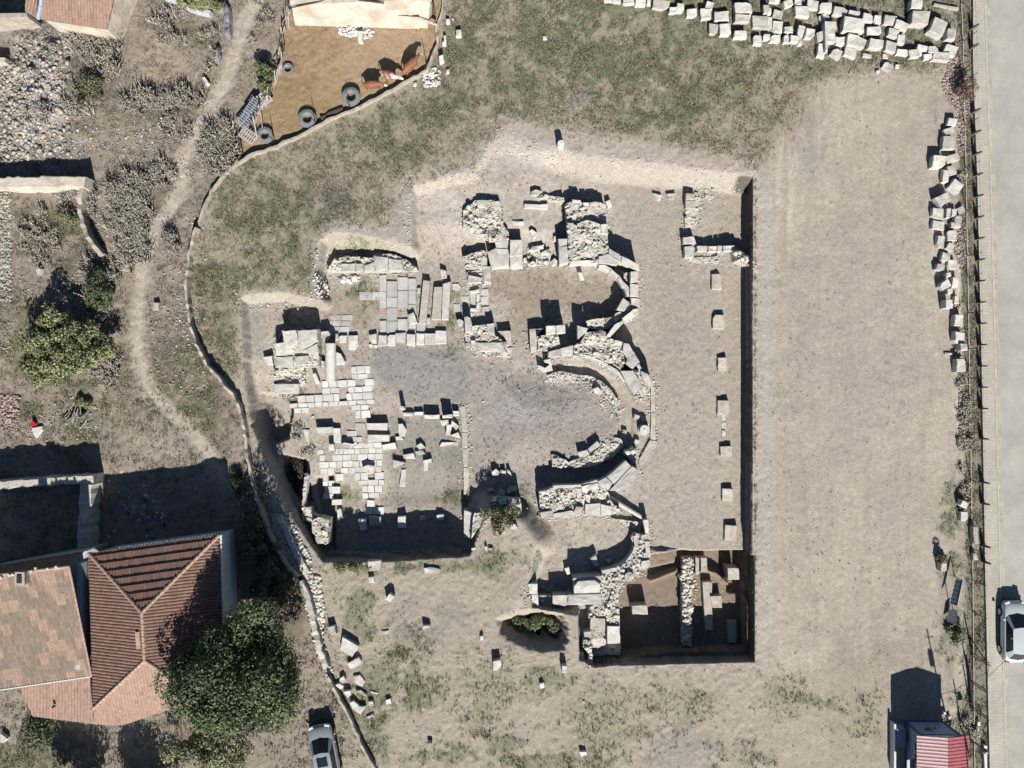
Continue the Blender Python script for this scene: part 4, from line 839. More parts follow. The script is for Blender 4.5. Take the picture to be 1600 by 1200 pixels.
for z in(.5,.95,1.4,1.68):
    mb=MB()
    for y0,y1 in zip(ypost,ypost[1:]):
        mb.tube(((ki(y0)-799.5)*S,(600-y0)*S,z),((ki(y1)-799.5)*S,(600-y1)*S,z-.0),.005,n=4)
    child(mb.build('wire',M['iron'],o),o)
# gate made of paired pipes
gx,gy=W(1517,1060); o=empty('pipe_gate','open metal pipe gate with paired leaning posts beside the kiosk','gate',(gx,gy,0))
def pipe(nm,a_,b_,r=.035):
    mb=MB(); mb.tube(a_,b_,r,n=8); child(mb.build(nm,M['iron'],o),o)
def G(px,py,z): x,y=(px-800)*S,(600-py)*S; return (x,y,z)
for (x,y) in((1518,1020),(1519,1024),(1514,1061),(1515,1065),(1516,1102),(1517,1106)): pipe('gate_post',G(x,y,-.1),G(x+.6,y,2.1))
pipe('brace',G(1514,994,.1),G(1518,1020,1.8)); pipe('brace',G(1514,992,.05),G(1519,1020,.1)); pipe('brace',G(1508,1022,.1),G(1514,1062,.15),.05); pipe('brace',G(1518,1022,.12),G(1515,1058,.12),.03)
pipe('rail',G(1514,1062,.15),G(1518,1104,.2),.07); pipe('rail',G(1509,1101,.12),G(1514,1080,.12),.03); pipe('rail',G(1518,1022,2.05),G(1516,1062,1.9),.015); pipe('rail',G(1516,1062,1.9),G(1518,1106,1.95),.015)
# street lamp / camera pole near the kiosk
x,y=G(1505,1146,0)[:2]; o=empty('floodlight_pole','dark slanting pole with a small round floodlight right of the kiosk','pole',(x,y,0))
mb=MB(); mb.tube((0,0,0),(0,0,2.9),.05,.04,8); mb.build('pole',M['iron'],o); mb=MB(); mb.tube((-.2,-.0,2.2),(.3,-.25,2.25),.03,n=6); mb.build('arm',M['iron'],o)
mb=MB(); mb.tube((.3,-.3,2.05),(.3,-.3,2.3),.2,.12,14); mb.build('floodlight_head',M['panel'],o); mb=MB(); mb.tube((.3,-.3,2.3),(.3,-.3,2.36),.09,.05,12); mb.build('floodlight_cap',M['white'],o)
x,y=G(1502,1140,0)[:2]; o=empty('iron_stake','thin black stake standing in weeds right of the kiosk front','stake',(x,y,0)); mb=MB(); mb.tube((0,0,0),(.0,0,1.2),.04,.03,6); mb.build('stake',M['iron'],o)
for r,l in(("1478,1113 1480,1117 1474,1118 1473,1113",'white stone near the kiosk front corner'),("1483,1119 1487,1119 1486,1125 1480,1124",'second white stone near the kiosk front corner'),("1528,1127 1532,1127 1532,1135 1528,1135",'upper white block in the weeds by the gate'),("1527,1136 1531,1136 1531,1144 1527,1144",'lower white block in the weeds by the gate')): blk(Q(0,0,1,r),.25,'marble',l,'stone')
blk(Q(0,0,1,"1537,1164 1543,1165 1543,1200 1538,1205"),.25,'marble','white kerb block at the bottom beside the pavement','kerb stone')
# mast outside the frame, its shadow falls into view
x,y=G(1493,1222,0)[:2]; o=empty('utility_mast','tall two-legged utility mast with a box, south of the kiosk','mast',(x,y,0)); z=1.0
for nm,p0,p1,r in(('leg',(-.45,.2,0),(0,.1,5.8),.045),('leg',(.45,.0,0),(0,.1,5.8),.055),('pole',(0,.1,5.7),(-.05,.1,8.0),.05),('cross_arm',(-.3,.1,7.6),(.3,.1,7.6),.03)):
    mb=MB(); mb.tube(p0,p1,r,n=8); mb.build(nm,M['dwood'],o)
mb=MB(); mb.box((-.12,.1,6.5),(.32,.3,.7)); mb.build('junction_box',M['iron'],o)
mb=MB(); A_=Vector((x,y,7.6))
x2,y2=G(1640,1100,0)[:2]
pts=[Vector((x,y,4.2)).lerp(Vector((x2,y2,4.4)),i/14)+Vector((0,.6,-.9*math.sin(PI*i/14))) for i in range(15)]
for p0,p1 in zip(pts,pts[1:]): mb.tube(p0,p1,.012,n=4)
tag(mb.build('overhead_cable',M['white']),'thin pale cable crossing the pavement from the kiosk','cable')
# ------------------------------------------------------------------ grey sheets
def sheet(txt,hs,label):
    r=Q(1200,900,4,txt); P_=[]
    for (px,py),z in zip(r,hs): x,y=W(px,py,z); P_.append(Vector((x,y,z)))
    c_=sum(P_,Vector())/4; zg=.02; base=Vector((c_.x,c_.y,0)); o=empty('solar_panel',label,'solar panel',base,group='grey panels leaning by the fence')
    n=(P_[1]-P_[0]).cross(P_[3]-P_[0]).normalized(); 
    if n.z<0: n=-n
    v=[p-base for p in P_]+[p-base-n*.04 for p in P_]; f=[[0,1,2,3],[7,6,5,4],[0,4,5,1],[1,5,6,2],[2,6,7,3],[3,7,4,0]]
    mobj('panel',v,f,M['panel'],o)
    mb=MB()
    for i in range(4): mb.tube(P_[i]-base+n*.01,P_[(i+1)%4]-base+n*.01,.022,n=5)
    mb.build('frame',M['white'] if hs[0]>.6 else M['panel'],o)
    mb=MB()
    for i in range(1,6):
        u=i/6; mb.tube((P_[0].lerp(P_[3],u))-base+n*.012,(P_[1].lerp(P_[2],u))-base+n*.012,.008,n=4)
    mb.build('ribs',M['post'],o)
    for i in(1,2):
        mb=MB(); mb.tube(P_[i]-base,(P_[i].x-base.x,P_[i].y-base.y,-.1),.03,n=6); mb.build('leg',M['iron'],o)
sheet("1172,10 1220,26 1184,190 1134,170",(.7,1.1,1.1,.7),'long grey sheet panel with white right edge leaning near the fence')
sheet("1132,205 1184,222 1170,302 1118,280",(.3,.6,.6,.3),'short dark grey sheet panel below the long one')
# ------------------------------------------------------------------ kiosk
x,y=G(1443,1127,0)[:2]; o=empty('kiosk','small prefabricated kiosk with blue trim under a red and white striped roof','kiosk',(x,y,0))
HW=29*S; LN=6.2; ht=2.37
mb=MB(); mb.box((0,-LN/2,ht/2),(2*HW,LN,ht)); mb.build('wall',M['bluep'],o)
mb=MB()
for sx in(-1,1): mb.box((sx*(HW+.0),0.01,ht/2),(.12,.12,ht))
mb.box((0,.03,.06),(2*HW,.06,.12)); mb.box((0,.03,ht-.08),(2*HW,.08,.16)); mb.box((-HW-.02,-LN/2,.1),(.06,LN,.2)); mb.build('blue_trim',M['blue'],o)
for yy in(-1.05,-1.85):
    mb=MB(); mb.box((-HW-.01,yy,1.75),(.06,.6,.55)); wf=mb.build('window',M['glass'],o); mb=MB()
    for dy in(-.32,.32): mb.box((-HW-.03,yy+dy,1.75),(.06,.05,.66))
    for dz in(-.3,.3): mb.box((-HW-.03,yy,1.75+dz),(.06,.66,.05))
    mb.build('frame',M['white'],wf)
mb=MB(); mb.box((-.45,.09,1.6),(.5,.06,.06),c_=None); mb.box((-.4,.09,1.35),(.35,.06,.05)); mb.build('vent_bracket',M['dwood'],o)
mb=MB(); mb.box((.1,.07,1.3),(.16,.05,.05)); mb.build('latch',M['dwood'],o)
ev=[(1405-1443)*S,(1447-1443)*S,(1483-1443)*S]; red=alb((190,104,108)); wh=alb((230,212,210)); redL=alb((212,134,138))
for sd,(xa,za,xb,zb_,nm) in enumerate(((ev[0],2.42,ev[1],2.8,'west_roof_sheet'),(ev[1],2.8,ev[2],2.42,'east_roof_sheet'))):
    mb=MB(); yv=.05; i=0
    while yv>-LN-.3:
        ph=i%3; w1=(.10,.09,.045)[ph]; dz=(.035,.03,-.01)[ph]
        col_=((wh,redL,alb((150,84,92))) if sd==0 else (red,alb((196,92,100)),alb((140,50,60))))[ph]  # west slope coloured paler than the east, its sheen put into the paint
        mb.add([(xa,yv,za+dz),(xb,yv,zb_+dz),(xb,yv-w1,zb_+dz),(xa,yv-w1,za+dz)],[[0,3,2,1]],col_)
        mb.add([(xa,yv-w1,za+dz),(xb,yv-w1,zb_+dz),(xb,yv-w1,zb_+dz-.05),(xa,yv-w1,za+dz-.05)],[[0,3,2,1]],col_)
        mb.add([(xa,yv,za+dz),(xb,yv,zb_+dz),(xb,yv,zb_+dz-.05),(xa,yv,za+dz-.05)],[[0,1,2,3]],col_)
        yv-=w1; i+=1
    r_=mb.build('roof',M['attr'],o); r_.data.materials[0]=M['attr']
mb=MB(); mb.add([(ev[0],.05,2.36),(ev[1],.05,2.74),(ev[2],.05,2.36),(ev[0],-LN-.3,2.36),(ev[1],-LN-.3,2.74),(ev[2],-LN-.3,2.36)],[[0,3,4,1],[1,4,5,2]]); mb.add([(-HW,.04,2.3),(HW,.04,2.3),(HW-.1,.04,2.4),(ev[1],.04,2.73),(-HW+.1,.04,2.45)],[[0,1,2,3,4]]); mb.build('roof_underside',M['white'],o)
mb=MB(); mb.box((-HW-.45,-2.6,1.75),(.7,1.5,.05),tilt=Matrix.Rotation(.35,3,'Y')); mb.build('awning',M['white'],o)
mb=MB(); mb.box((-1.9,-.9,.35),(.62,1.3,.7)); tag(mb.build('low_cabinet',M['bluep']),'pale blue low cabinet standing left of the kiosk','cabinet').location=(x,y,0)
mb=MB(); mb.box((0,0,.3),(.14,3.4,.75)); tq=tag(mb.build('low_wall',M['white']),'thin white low wall running down left of the kiosk','wall'); tq.location=(G(1391.5,1160,0)[0],G(0,1163,0)[1],0)
mb=MB(); mb.box((0,0,.02),(1.0,3.2,.1)); tag(mb.build('paved_floor',M['grey']),kind='structure').location=(G(1403,0,0)[0],G(0,1166,0)[1],0)
# ------------------------------------------------------------------ roofs
def tile_plane(name,poly,parent,base,tw=.21,course=.36,lip=.035,cols=None,patch=0,up=None):
    """poly: 3D points (planar-ish); builds barrel tiles in courses with their own relief"""
    P_=[Vector(p) for p in poly]; n=Vector()
    for i in range(len(P_)): n+=P_[i].cross(P_[(i+1)%len(P_)])
    n.normalize(); 
    if n.z<0: n=-n; P_=P_[::-1]
    vv=(Vector((0,0,1))-n*n.z)
    if up is not None: vv=Vector(up); vv-=n*n.dot(vv)
    vv.normalize(); uu=vv.cross(n); c_=sum(P_,Vector())/len(P_)
    U=[(p-c_).dot(uu) for p in P_]; Vv=[(p-c_).dot(vv) for p in P_]
    nu=int((max(U)-min(U))/tw)+2; nv=int((max(Vv)-min(Vv))/course)+2
    verts=[];faces=[];cc=[]
    u0=min(U)-tw*.5; v0=min(Vv)-course*.5; K=4
    pn=RNG.random((nv+1,nu+1)); pb=RNG.random((nv//2+2,nu//3+2))
    for j in range(nv):
        jx=random.uniform(-.01,.01)
        for i in range(nu):
            t_=pn[j,i]*.5+.25; ca=cols[0]; 
            mix=t_
            if patch: mix = (.75 if pb[j//2,(i+(j//2)*2)//3 % pb.shape[1]]>1-patch else .2)+(pn[j,i]-.5)*.5
            col_=[cols[0][q_]*(1-mix)+cols[1][q_]*mix for q_ in range(3)]
            if pn[j,i]>.93: col_=[q_*.75 for q_ in col_]
            b_=len(verts)
            for kk in range(K+1):
                hgt=.045*abs(math.sin(PI*kk/K))
                for (dv,dz) in((0,lip),(course+.03,0)):
                    p=c_+uu*(u0+(i+kk/K)*tw+jx)+vv*(v0+j*course+dv)+n*(hgt+dz+(pn[j,i]-.5)*.012); verts.append(p-base)
            for kk in range(K): faces.append([b_+2*kk,b_+2*kk+2,b_+2*kk+3,b_+2*kk+1])
            # front lip
            l=len(verts)
            for kk in range(K+1):
                p=verts[b_+2*kk]-n*(lip+.02+.045*abs(math.sin(PI*kk/K))*.0); verts.append(p)
            for kk in range(K): faces.append([b_+2*kk,l+kk,l+kk+1,b_+2*kk+2])
            cc+= [col_]*(2*(K+1))+[[q_*1.0 for q_ in col_]]*(K+1)
    me=bpy.data.meshes.new(name); me.from_pydata([tuple(v) for v in verts],[],faces)
    a_=me.color_attributes.new('col','FLOAT_COLOR','POINT'); ar=np.ones((len(verts),4),np.float32); ar[:,:3]=cc; a_.data.foreach_set('color',ar.ravel())
    b=bmesh.new(); b.from_mesh(me)
    for i in range(len(P_)):
        p0=P_[i]-base; p1=P_[(i+1)%len(P_)]-base; pn_=(p1-p0).cross(n).normalized()
        bmesh.ops.bisect_plane(b,geom=b.verts[:]+b.edges[:]+b.faces[:],plane_co=p0,plane_no=pn_,clear_outer=True)
    b.to_mesh(me); b.free(); me.materials.append(M['tile'])
    o_=bpy.data.objects.new(name,me); link(o_,parent)
    # deck under the tiles
    return o_
def P3(px,py,z): x,y=W(px,py,z); return Vector((x,y,z))
def wallbox(name,pts,z0,zt,m,parent,base):
    mb=MB(); n=len(pts); v=[(p.x-base.x,p.y-base.y,z0) for p in pts]+[(p.x-base.x,p.y-base.y,zt-base.z) for p in pts]
    mb.add(v,[[i,(i+1)%n,n+(i+1)%n,n+i] for i in range(n)]+[list(range(n,2*n))]); return mb.build(name,M[m],parent)
def caps(name,segs,parent,base,r=.11,m='ridge'):
    mb=MB()
    for a_,b_ in segs:
        L_=(b_-a_).length; k_=max(1,int(L_/.35))
        for i in range(k_): mb.tube(a_.lerp(b_,i/k_)-base+Vector((0,0,.03)),a_.lerp(b_,(i+1.1)/k_)-base+Vector((0,0,.03)),r*1.12,r*.9,8)
    return mb.build(name,M[m],parent)
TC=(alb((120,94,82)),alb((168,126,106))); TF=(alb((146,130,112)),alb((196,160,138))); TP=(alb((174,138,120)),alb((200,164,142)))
# main hipped house
E_=3.5; NW=P3(139,864,E_); NE=P3(343,836,E_); SE=P3(350,1112,E_); SW=P3(146,1107,E_); R1=P3(222,957,5.1); R2=P3(226,1032,5.1)
base=Vector((R1.x,R1.y,0)); o=empty('tiled_house','house with a steep hipped red tile roof and white east wall beside the big tree','house',base)
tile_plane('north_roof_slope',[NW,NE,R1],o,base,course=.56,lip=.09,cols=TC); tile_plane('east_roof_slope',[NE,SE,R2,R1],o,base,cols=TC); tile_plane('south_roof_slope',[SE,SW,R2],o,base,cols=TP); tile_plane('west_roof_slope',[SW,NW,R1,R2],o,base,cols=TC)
for nm in o.children: nm.name='roof_slope'
mb=MB(); mb.add([p-base-Vector((0,0,.06)) for p in(NW,NE,SE,SW,R1,R2)],[[0,1,4],[1,2,5,4],[2,3,5],[3,0,4,5]]); mb.build('roof_deck',M['dwood'],o)
caps('ridge_tiles',[(NW,R1),(NE,R1),(R1,R2),(R2,SW),(R2,SE)],o,base)
ins=lambda p,c_,k_:Vector((c_.x+(p.x-c_.x)*k_,c_.y+(p.y-c_.y)*k_,p.z)); cen=(NW+NE+SE+SW)/4
wallbox('wall',[ins(p,cen,.965) for p in(SW,SE,NE,NW)],-.4,E_-.05,'plaster',o,base)
caps('gutter',[(NE+Vector((.08,0,-.05)),SE+Vector((.08,0,-.05)))],o,base,.07,'white'); caps('gutter',[(NW.lerp(NE,.22)+Vector((0,.08,-.05)),NE+Vector((0,.08,-.05)))],o,base,.05,'bluep')
mb=MB(); a_=P3(217,1000,4.95)-base; mb.box(a_,(.28,1.1,.3),.1); mb.build('ridge_bump',M['ridge'],o)
# west house
A1=P3(-60,905,5.3); A2=P3(108,885,5.3); A3=P3(143,1055,3.3); A4=P3(-60,1085,3.3); B1=P3(-60,895,4.5); B2=P3(132,860,4.5)
base=Vector((A2.x,A2.y,0)); o=empty('tiled_house','low house at the left edge under a broad faded patchy tile roof with a chimney','house',base)
tile_plane('roof_slope',[A1,A2,A3,A4],o,base,course=.40,tw=.2,cols=TF,patch=.25)
mb=MB(); mb.add([p-base-Vector((0,0,.05)) for p in(A1,A2,A3,A4)],[[0,1,2,3]]); mb.build('roof_deck',M['dwood'],o)
tile_plane('roof_slope',[B1,B2,A2,A1],o,base,cols=(alb((120,100,86)),alb((150,120,100))))
caps('ridge_tiles',[(A1,A2)],o,base,.09,'tile' if False else 'ridge'); caps('verge',[(A2,A3)],o,base,.06); caps('gutter',[(A4+Vector((0,-.06,0)),A3+Vector((0,-.06,0)))],o,base,.05,'white')
cw=[A4+Vector((0,.3,0)),A3+Vector((-.5,.3,0)),A2+Vector((-.2,0,0)),B2+Vector((-.5,-.3,0)),B1+Vector((0,-.3,0))]
wallbox('wall',cw,-.4,3.2,'plaster',o,base)
wallbox('gable_wall',[A3+Vector((-.6,.5,0)),A2+Vector((-.15,-.2,0)),A2+Vector((-.4,-.2,0)),A3+Vector((-.9,.5,0))],2.8,3.6,'plaster',o,base)
mb=MB(); cp=P3(30,905,5.9)-base; mb.box((cp.x,cp.y,5.2),(.5,.75,1.2)); ch_=mb.build('chimney',M['redrub'],o); mb=MB(); mb.box((cp.x,cp.y,5.83),(.6,.85,.08)); mb.build('cap',M['tan'],ch_); mb=MB(); mb.box((cp.x,cp.y,5.9),(.3,.5,.08)); mb.build('flue',M['iron'],ch_)
mb=MB()
for px,py in((2,903),(15,899),(20,898),(50,893),(56,888),(75,889),(88,886)): 
    p=P3(px,py,5.45)-base; mb.box(p,(.14,.14,.14),random.random())
tag(mb.build('ridge_stones',M['marble'],o),kind='stuff')
# lean-to roof
L1=P3(30,1072,3.0); L2=P3(141,1057,3.2); L3=P3(147,1107,3.0); L4=P3(262,1108,3.0); L5=P3(192,1133,2.6); L6=P3(100,1128,2.6); L7=P3(52,1119,2.6)
base=Vector((L3.x,L3.y,0)); o=empty('lean_to','pink tiled lean-to roof joining the two houses on their lower side','shed',base)
tile_plane('roof_slope',[L1,L2,P3(147,1131,2.6),L7],o,base,cols=TP,course=.4); tile_plane('roof_slope',[P3(146,1106,3.05),P3(265,1108,3.0),L5,P3(147,1131,2.6)],o,base,cols=TP,course=.4)
mb=MB(); mb.add([p-base-Vector((0,0,.05)) for p in(L1,L2,P3(147,1131,2.6),L7)],[[0,1,2,3]]); mb.add([p-base-Vector((0,0,.05)) for p in(P3(146,1106,3.05),P3(265,1108,3.0),L5,P3(147,1131,2.6))],[[0,1,2,3]]); mb.build('roof_deck',M['dwood'],o)
wallbox('wall',[ins(p,(L1+L5)/2,.9) for p in(L7,L5,L3,L2,L1)],-.4,2.4,'plaster',o,base)
mb=MB(); p=P3(85,1103,2.95)-base; mb.tube(p,p+Vector((0,0,.25)),.08,.07,8); mb.build('flue',M['iron'],o)
# small tiled shed at the top left
A1=P3(68,-40,3.0); A2=P3(188,-40,3.0); A3=P3(167,46,2.3); A4=P3(62,30,2.3)
base=Vector((A4.x,A4.y,0)); o=empty('tiled_shed','pink tiled shed roof cut by the top edge near the rubbish heap','shed',base)
tile_plane('roof_slope',[A1,A2,A3,A4],o,base,cols=TP,course=.4); wallbox('wall',[ins(p,(A1+A3)/2,.93) for p in(A4,A3,A2,A1)],-.4,2.2,'mud',o,base)
mb=MB(); mb.add([p-base-Vector((0,0,.05)) for p in(A1,A2,A3,A4)],[[0,1,2,3]]); mb.build('roof_deck',M['dwood'],o)
caps('gutter',[(P3(68,-20,2.9),P3(60,30,2.35))],o,base,.12,'bluep')
A1=P3(-30,-40,2.6); A2=P3(58,-40,2.6); A3=P3(62,28,2.3); A4=P3(40,28,2.3)
tile_plane('roof_slope',[P3(42,-40,2.5),P3(60,-40,2.5),P3(58,30,2.2),P3(40,18,2.2)],o,base,cols=TP)
# ruined shed edge, far left
base=Vector((*W(-20,60),0)); o=empty('ruined_shed','dark roofless shed corner cut by the left edge beside the rubbish heap','shed',base)
wallbox('wall',[Vector((*W(-60,22,2),2.0)),Vector((*W(42,20,2),2.0)),Vector((*W(42,26,2),2.0)),Vector((*W(-60,30,2),2.0))],-.3,2.0,'conc',o,base); wallbox('wall',[Vector((*W(-60,96,.8),.8)),Vector((*W(8,97,.8),.8)),Vector((*W(8,90,.8),.8)),Vector((*W(-60,88,.8),.8))],-.3,.8,'mud',o,base)
# barn at the top
base=Vector((*W(565,20),0)); o=empty('barn','pale mud plastered barn wall along the top side of the animal pen','barn',base)
hb=3.0
f0=[Vector((*W(x_,y_,hb),hb)) for x_,y_ in((457,12),(650,10),(655,-60),(450,-60))]
mb=MB(); gq=[Vector((*W(px,py,z_),z_)) for px,py,z_ in((462,41,-.1),(540,43,-.1),(640,47,-.1),(668,46,-.1))]
tp=[Vector((*W(px,py,z_),z_)) for px,py,z_ in((456,8,2.4),(540,4,2.8),(640,0,3.0),(672,2,2.6))]
md=[Vector((*W(px,py,z_),z_)) for px,py,z_ in((459,28,.8),(540,30,.9),(640,26,1.0),(670,26,.9))]
allp=[p-base for p in gq+md+tp]; bk=[p-base+Vector((0,.6,0)) for p in tp]; bk2=[Vector((p.x,p.y,-.1)) for p in bk]
mb.add(allp+bk+bk2,[[i,i+1,5+i,4+i] for i in range(3)]+[[4+i,5+i,9+i,8+i] for i in range(3)]+[[8+i,9+i,13+i,12+i] for i in range(3)]+[[12+i,13+i,17+i,16+i] for i in range(3)]+[[0,4,8,12,16],[3,19,15,11,7]]); mb.build('wall',M['mud'],o)
mb=MB(); mb.add([tp[0]-base+Vector((-.1,-.1,.12)),tp[3]-base+Vector((.1,-.1,.12)),tp[3]-base+Vector((.1,7,1.2)),tp[0]-base+Vector((-.1,7,1.0))],[[0,1,2,3]]); mb.build('roof',M['mud'],o)
mb=MB()
for (x0,y0,x1,y1,z_) in((455,12,520,-2,2.6),(470,8,518,17,1.6),(560,0,600,5,3.0),(610,22,655,26,1.2)): mb.tube(P3(x0,y0,z_)-base,P3(x1,y1,z_)-base,.05,n=5)
mb.build('beam',M['dwood'],o)
mb=MB()
rr=Q(440,0,6.154,"1210,90 1270,0 1330,20 1240,130"); 
for a4 in("1060,0 1090,130","1075,10 1060,160","1120,0 1110,120","1100,20 1130,200"): (p0,p1)=Q(440,0,6.154,a4); mb.tube(P3(*p0,1.6)-base,P3(*p1,.6)-base,.035,n=5)
mb.build('loose_plank',M['wood'],o)
GB2='planks leaning at the barn corner'
for i,(a4,l) in enumerate((("1200,125 1495,240",'lowest thick plank leaning from the barn corner to the pen fence'),("1215,85 1370,190",'second plank leaning at the barn corner'),("1240,50 1365,175",'third plank leaning at the barn corner'),("1260,20 1340,150",'top plank leaning at the barn corner'),("1205,110 1320,165",'short thin plank leaning at the barn corner'))):
    (p0,p1)=Q(440,0,6.154,a4); mb=MB(); A_=P3(*p0,1.3); B_=P3(*p1,.5); mb.tube((0,0,0),B_-A_,.1 if i==0 else .06,n=6); tag(mb.build('leaning_plank',M['wood']),l,'plank',GB2).location=A_
bx,by,bz=gp(668,22); mb=MB(); mb.box((0,0,.6),(1.1,.5,1.2),.4); tag(mb.build('timber_stack',M['dwood']),'dark stack of boards in the shade of the barn corner','timber stack').location=(bx,by,bz)
# ------------------------------------------------------------------ long low walls
def lowwall(name,label,pts,wd,ht,m,cat='low wall',top=None,jit=.03,group=None):
    base=Vector(gp(*pts[0])); o=empty(name,label,cat,base,group=group); mb=MB(); ts=[]
    fine=[]
    for (a_,b_) in zip(pts,pts[1:]):
        L_=math.hypot(b_[0]-a_[0],b_[1]-a_[1]); k_=max(1,int(L_/7)); fine+=[(a_[0]+(b_[0]-a_[0])*i/k_,a_[1]+(b_[1]-a_[1])*i/k_) for i in range(k_)]
    fine.append(pts[-1]); P_=[Vector(gp(x_,y_)) for x_,y_ in fine]; n=len(P_); v=[];f=[]
    for i,p in enumerate(P_):
        t_=(P_[min(n-1,i+1)]-P_[max(0,i-1)]); t_.z=0; t_.normalize(); s_=Vector((-t_.y,t_.x,0)); wj=wd/2*random.uniform(.85,1.15); h_=ht*(1+random.uniform(-jit*6,jit*4)); p.x+=random.uniform(-.05,.05); p.y+=random.uniform(-.05,.05)
        for sx,zz in((-1.1,-.3),(-1,h_-.03),(-.85,h_),(.85,h_),(1,h_-.03),(1.1,-.3)): v.append(p-base+s_*wj*sx+Vector((0,0,zz)))
        if i:
            for q_ in range(5): f.append([6*(i-1)+q_,6*(i-1)+q_+1,6*i+q_+1,6*i+q_])
    f+=[[0,1,2,3,4,5],[6*n-1,6*n-2,6*n-3,6*n-4,6*n-5,6*n-6]]; mb.add(v,f); mb.build('wall_body',M[m],o); return o
lowwall('boundary_wall','low curved concrete wall between the animal pen and the grass',[(683,44),(684,70),(668,113),(640,128),(600,150),(556,172),(500,197),(468,215),(430,232),(398,243),(370,258),(350,278),(333,300),(320,330),(311,355)],.17,.38,'conc')
lowwall('boundary_wall','dark weathered low wall curving down past the dig on the left',[(311,358),(303,385),(299,410),(297,440),(296,470),(302,505),(312,538),(328,570),(345,590),(362,610),(376,630),(383,655),(389,700),(397,745),(408,785),(424,830),(446,872),(468,900)],.2,.7,'conc')
lowwall('boundary_wall','rubble-faced low wall dropping beside the big tree',[(472,905),(484,930),(492,965),(500,1005),(512,1040)],.4,.6,'core')
lowwall('boundary_wall','straight thin low wall beside the parked silver car',[(514,1055),(530,1085),(548,1118),(566,1160),(582,1190),(600,1235)],.2,.5,'conc')
lowwall('fence_kerb','narrow pale kerb at the top right of the pen',[(694,-10),(690,20),(684,44)],.15,.25,'conc')
lowwall('fallen_beam','dark beam lying against the pen side of the low wall',[(503,187),(522,177),(537,173)],.3,.22,'dwood','beam')
lowwall('yard_wall','pale broad mud wall at the left edge catching the sun',[(-40,290),(0,291),(60,292),(120,290),(146,292)],.75,1.25,'mud','mud wall',jit=.006)
lowwall('yard_wall','crumbling grey garden wall on the left, curving down',[(138,300),(134,330),(140,360),(152,382),(165,400)],.3,.9,'conc')
lowwall('yard_wall','stone wall across the dark yard above the houses',[(-40,760),(0,757),(70,750),(150,745),(163,744)],.55,1.6,'core',jit=.01)
lowwall('yard_wall','stone wall running down the dark yard to the house',[(150,752),(147,790),(146,820),(144,856)],.8,1.3,'core',jit=.01)
lowwall('stepping_kerb','long cut stone kerb lying in deep shade left of the great shadow',[(436,806),(452,835),(466,866),(482,895)],.4,.35,'grey','kerb')
lowwall('concrete_wall','grey blue low wall at the top left yard',[(255,-4),(285,10),(312,22),(332,26)],.3,.6,'plaster','low wall')
for r,hh,l in((Q(0,300,4,"220,488 240,466 252,480 232,516"),.5,'short yellowish board end in the left yard'),(Q(0,300,4,"955,690 992,690 992,738 955,738"),.3,'grey square stone beside the lane'),(Q(0,600,4,"195,275 262,265 265,290 225,338 205,310"),.2,'white board lying near the red object on the left'),(Q(0,900,4,"0,985 45,1020 20,1045 0,1040"),.4,'white slanted box at the left bottom corner'),(Q(0,0,4,"1258,480 1280,478 1305,518 1285,530"),.35,'white sack on the upper left lane edge')): blk(r,hh,'marble' if 'white' in l else 'tan',l,'board' if 'board' in l else 'stone','loose_board' if 'board' in l else 'stone')
mb=MB(); x_,y_,z_=gp(51,662,.3); mb.tube((0,0,0),(0,0,.3),.2,.17,12); tag(mb.build('red_bucket',mat('red_plastic',alb((215,30,35)),rough=.4)),'bright red bucket in the left yard','bucket').location=(x_,y_,z_)
mb=MB(); x_,y_,z_=gp(154,558,.3); mb.box((0,0,.15),(.4,.3,.3),.5); tag(mb.build('blue_crate',M['blue']),'small blue crate under the yellow-green tree','crate').location=(x_,y_,z_)
# dead sheep-sized sacks, tyres
def tyre(px,py,ro,ri,lab,rz=0,tilt=0,zc=0):
    x_,y_,z_=gp(px,py,.3); o_=empty('tractor_tyre',lab,'tyre',(x_,y_,z_),group='old tyres in the animal pen'); wdt=ro*.62
    prof=[(ri,.08),(ri+.04,0),((ro+ri)/2,-.02),(ro-.04,.03),(ro,wdt*.3),(ro,wdt*.7),(ro-.04,wdt-.03),((ro+ri)/2,wdt+.02),(ri+.04,wdt),(ri,wdt-.08)]
    n=48; v=[];f=[]; m_=len(prof)
    for i in range(n):
        t_=2*PI*i/n; lug=.035 if i%3==0 else 0
        for j,(r_,z1) in enumerate(prof):
            rr_=r_+(lug if 3<=j<=6 else 0); v.append((rr_*math.cos(t_),rr_*math.sin(t_),z1))
    for i in range(n):
        for j in range(m_): f.append([i*m_+j,((i+1)%n)*m_+j,((i+1)%n)*m_+(j+1)%m_,i*m_+(j+1)%m_])
    t_=mobj('tread',v,f,M['rubber'],o_); 
    mb=MB(); 
    for i in range(24):
        a1=2*PI*i/24; mb.box((ro*.97*math.cos(a1),ro*.97*math.sin(a1),wdt-.05),(.10,.07,.1),a1+.5)
    mb.build('lug',M['rubber'],t_); mb=MB(); mb.tube((0,0,wdt*.5),(0,0,wdt*.5+.01),ri*1.02,n=24)
    o_.rotation_euler=(tilt,0,rz)
tyre(413.5,211,.54,.25,'lowest left tractor tyre lying in the pen'); tyre(480,185,.6,.29,'tractor tyre lying in the middle of the pen edge'); tyre(548.5,151,.62,.3,'largest tractor tyre propped near the cattle',.3); tyre(449,106,.34,.2,'small tyre lying by the wooden fence')
x_,y_,z_=gp(672,1160); 
tyre_small=blk(boxring(672,1159,7,6),.2,'iron','small dark tyre fragment in the lower grass','scrap','scrap')
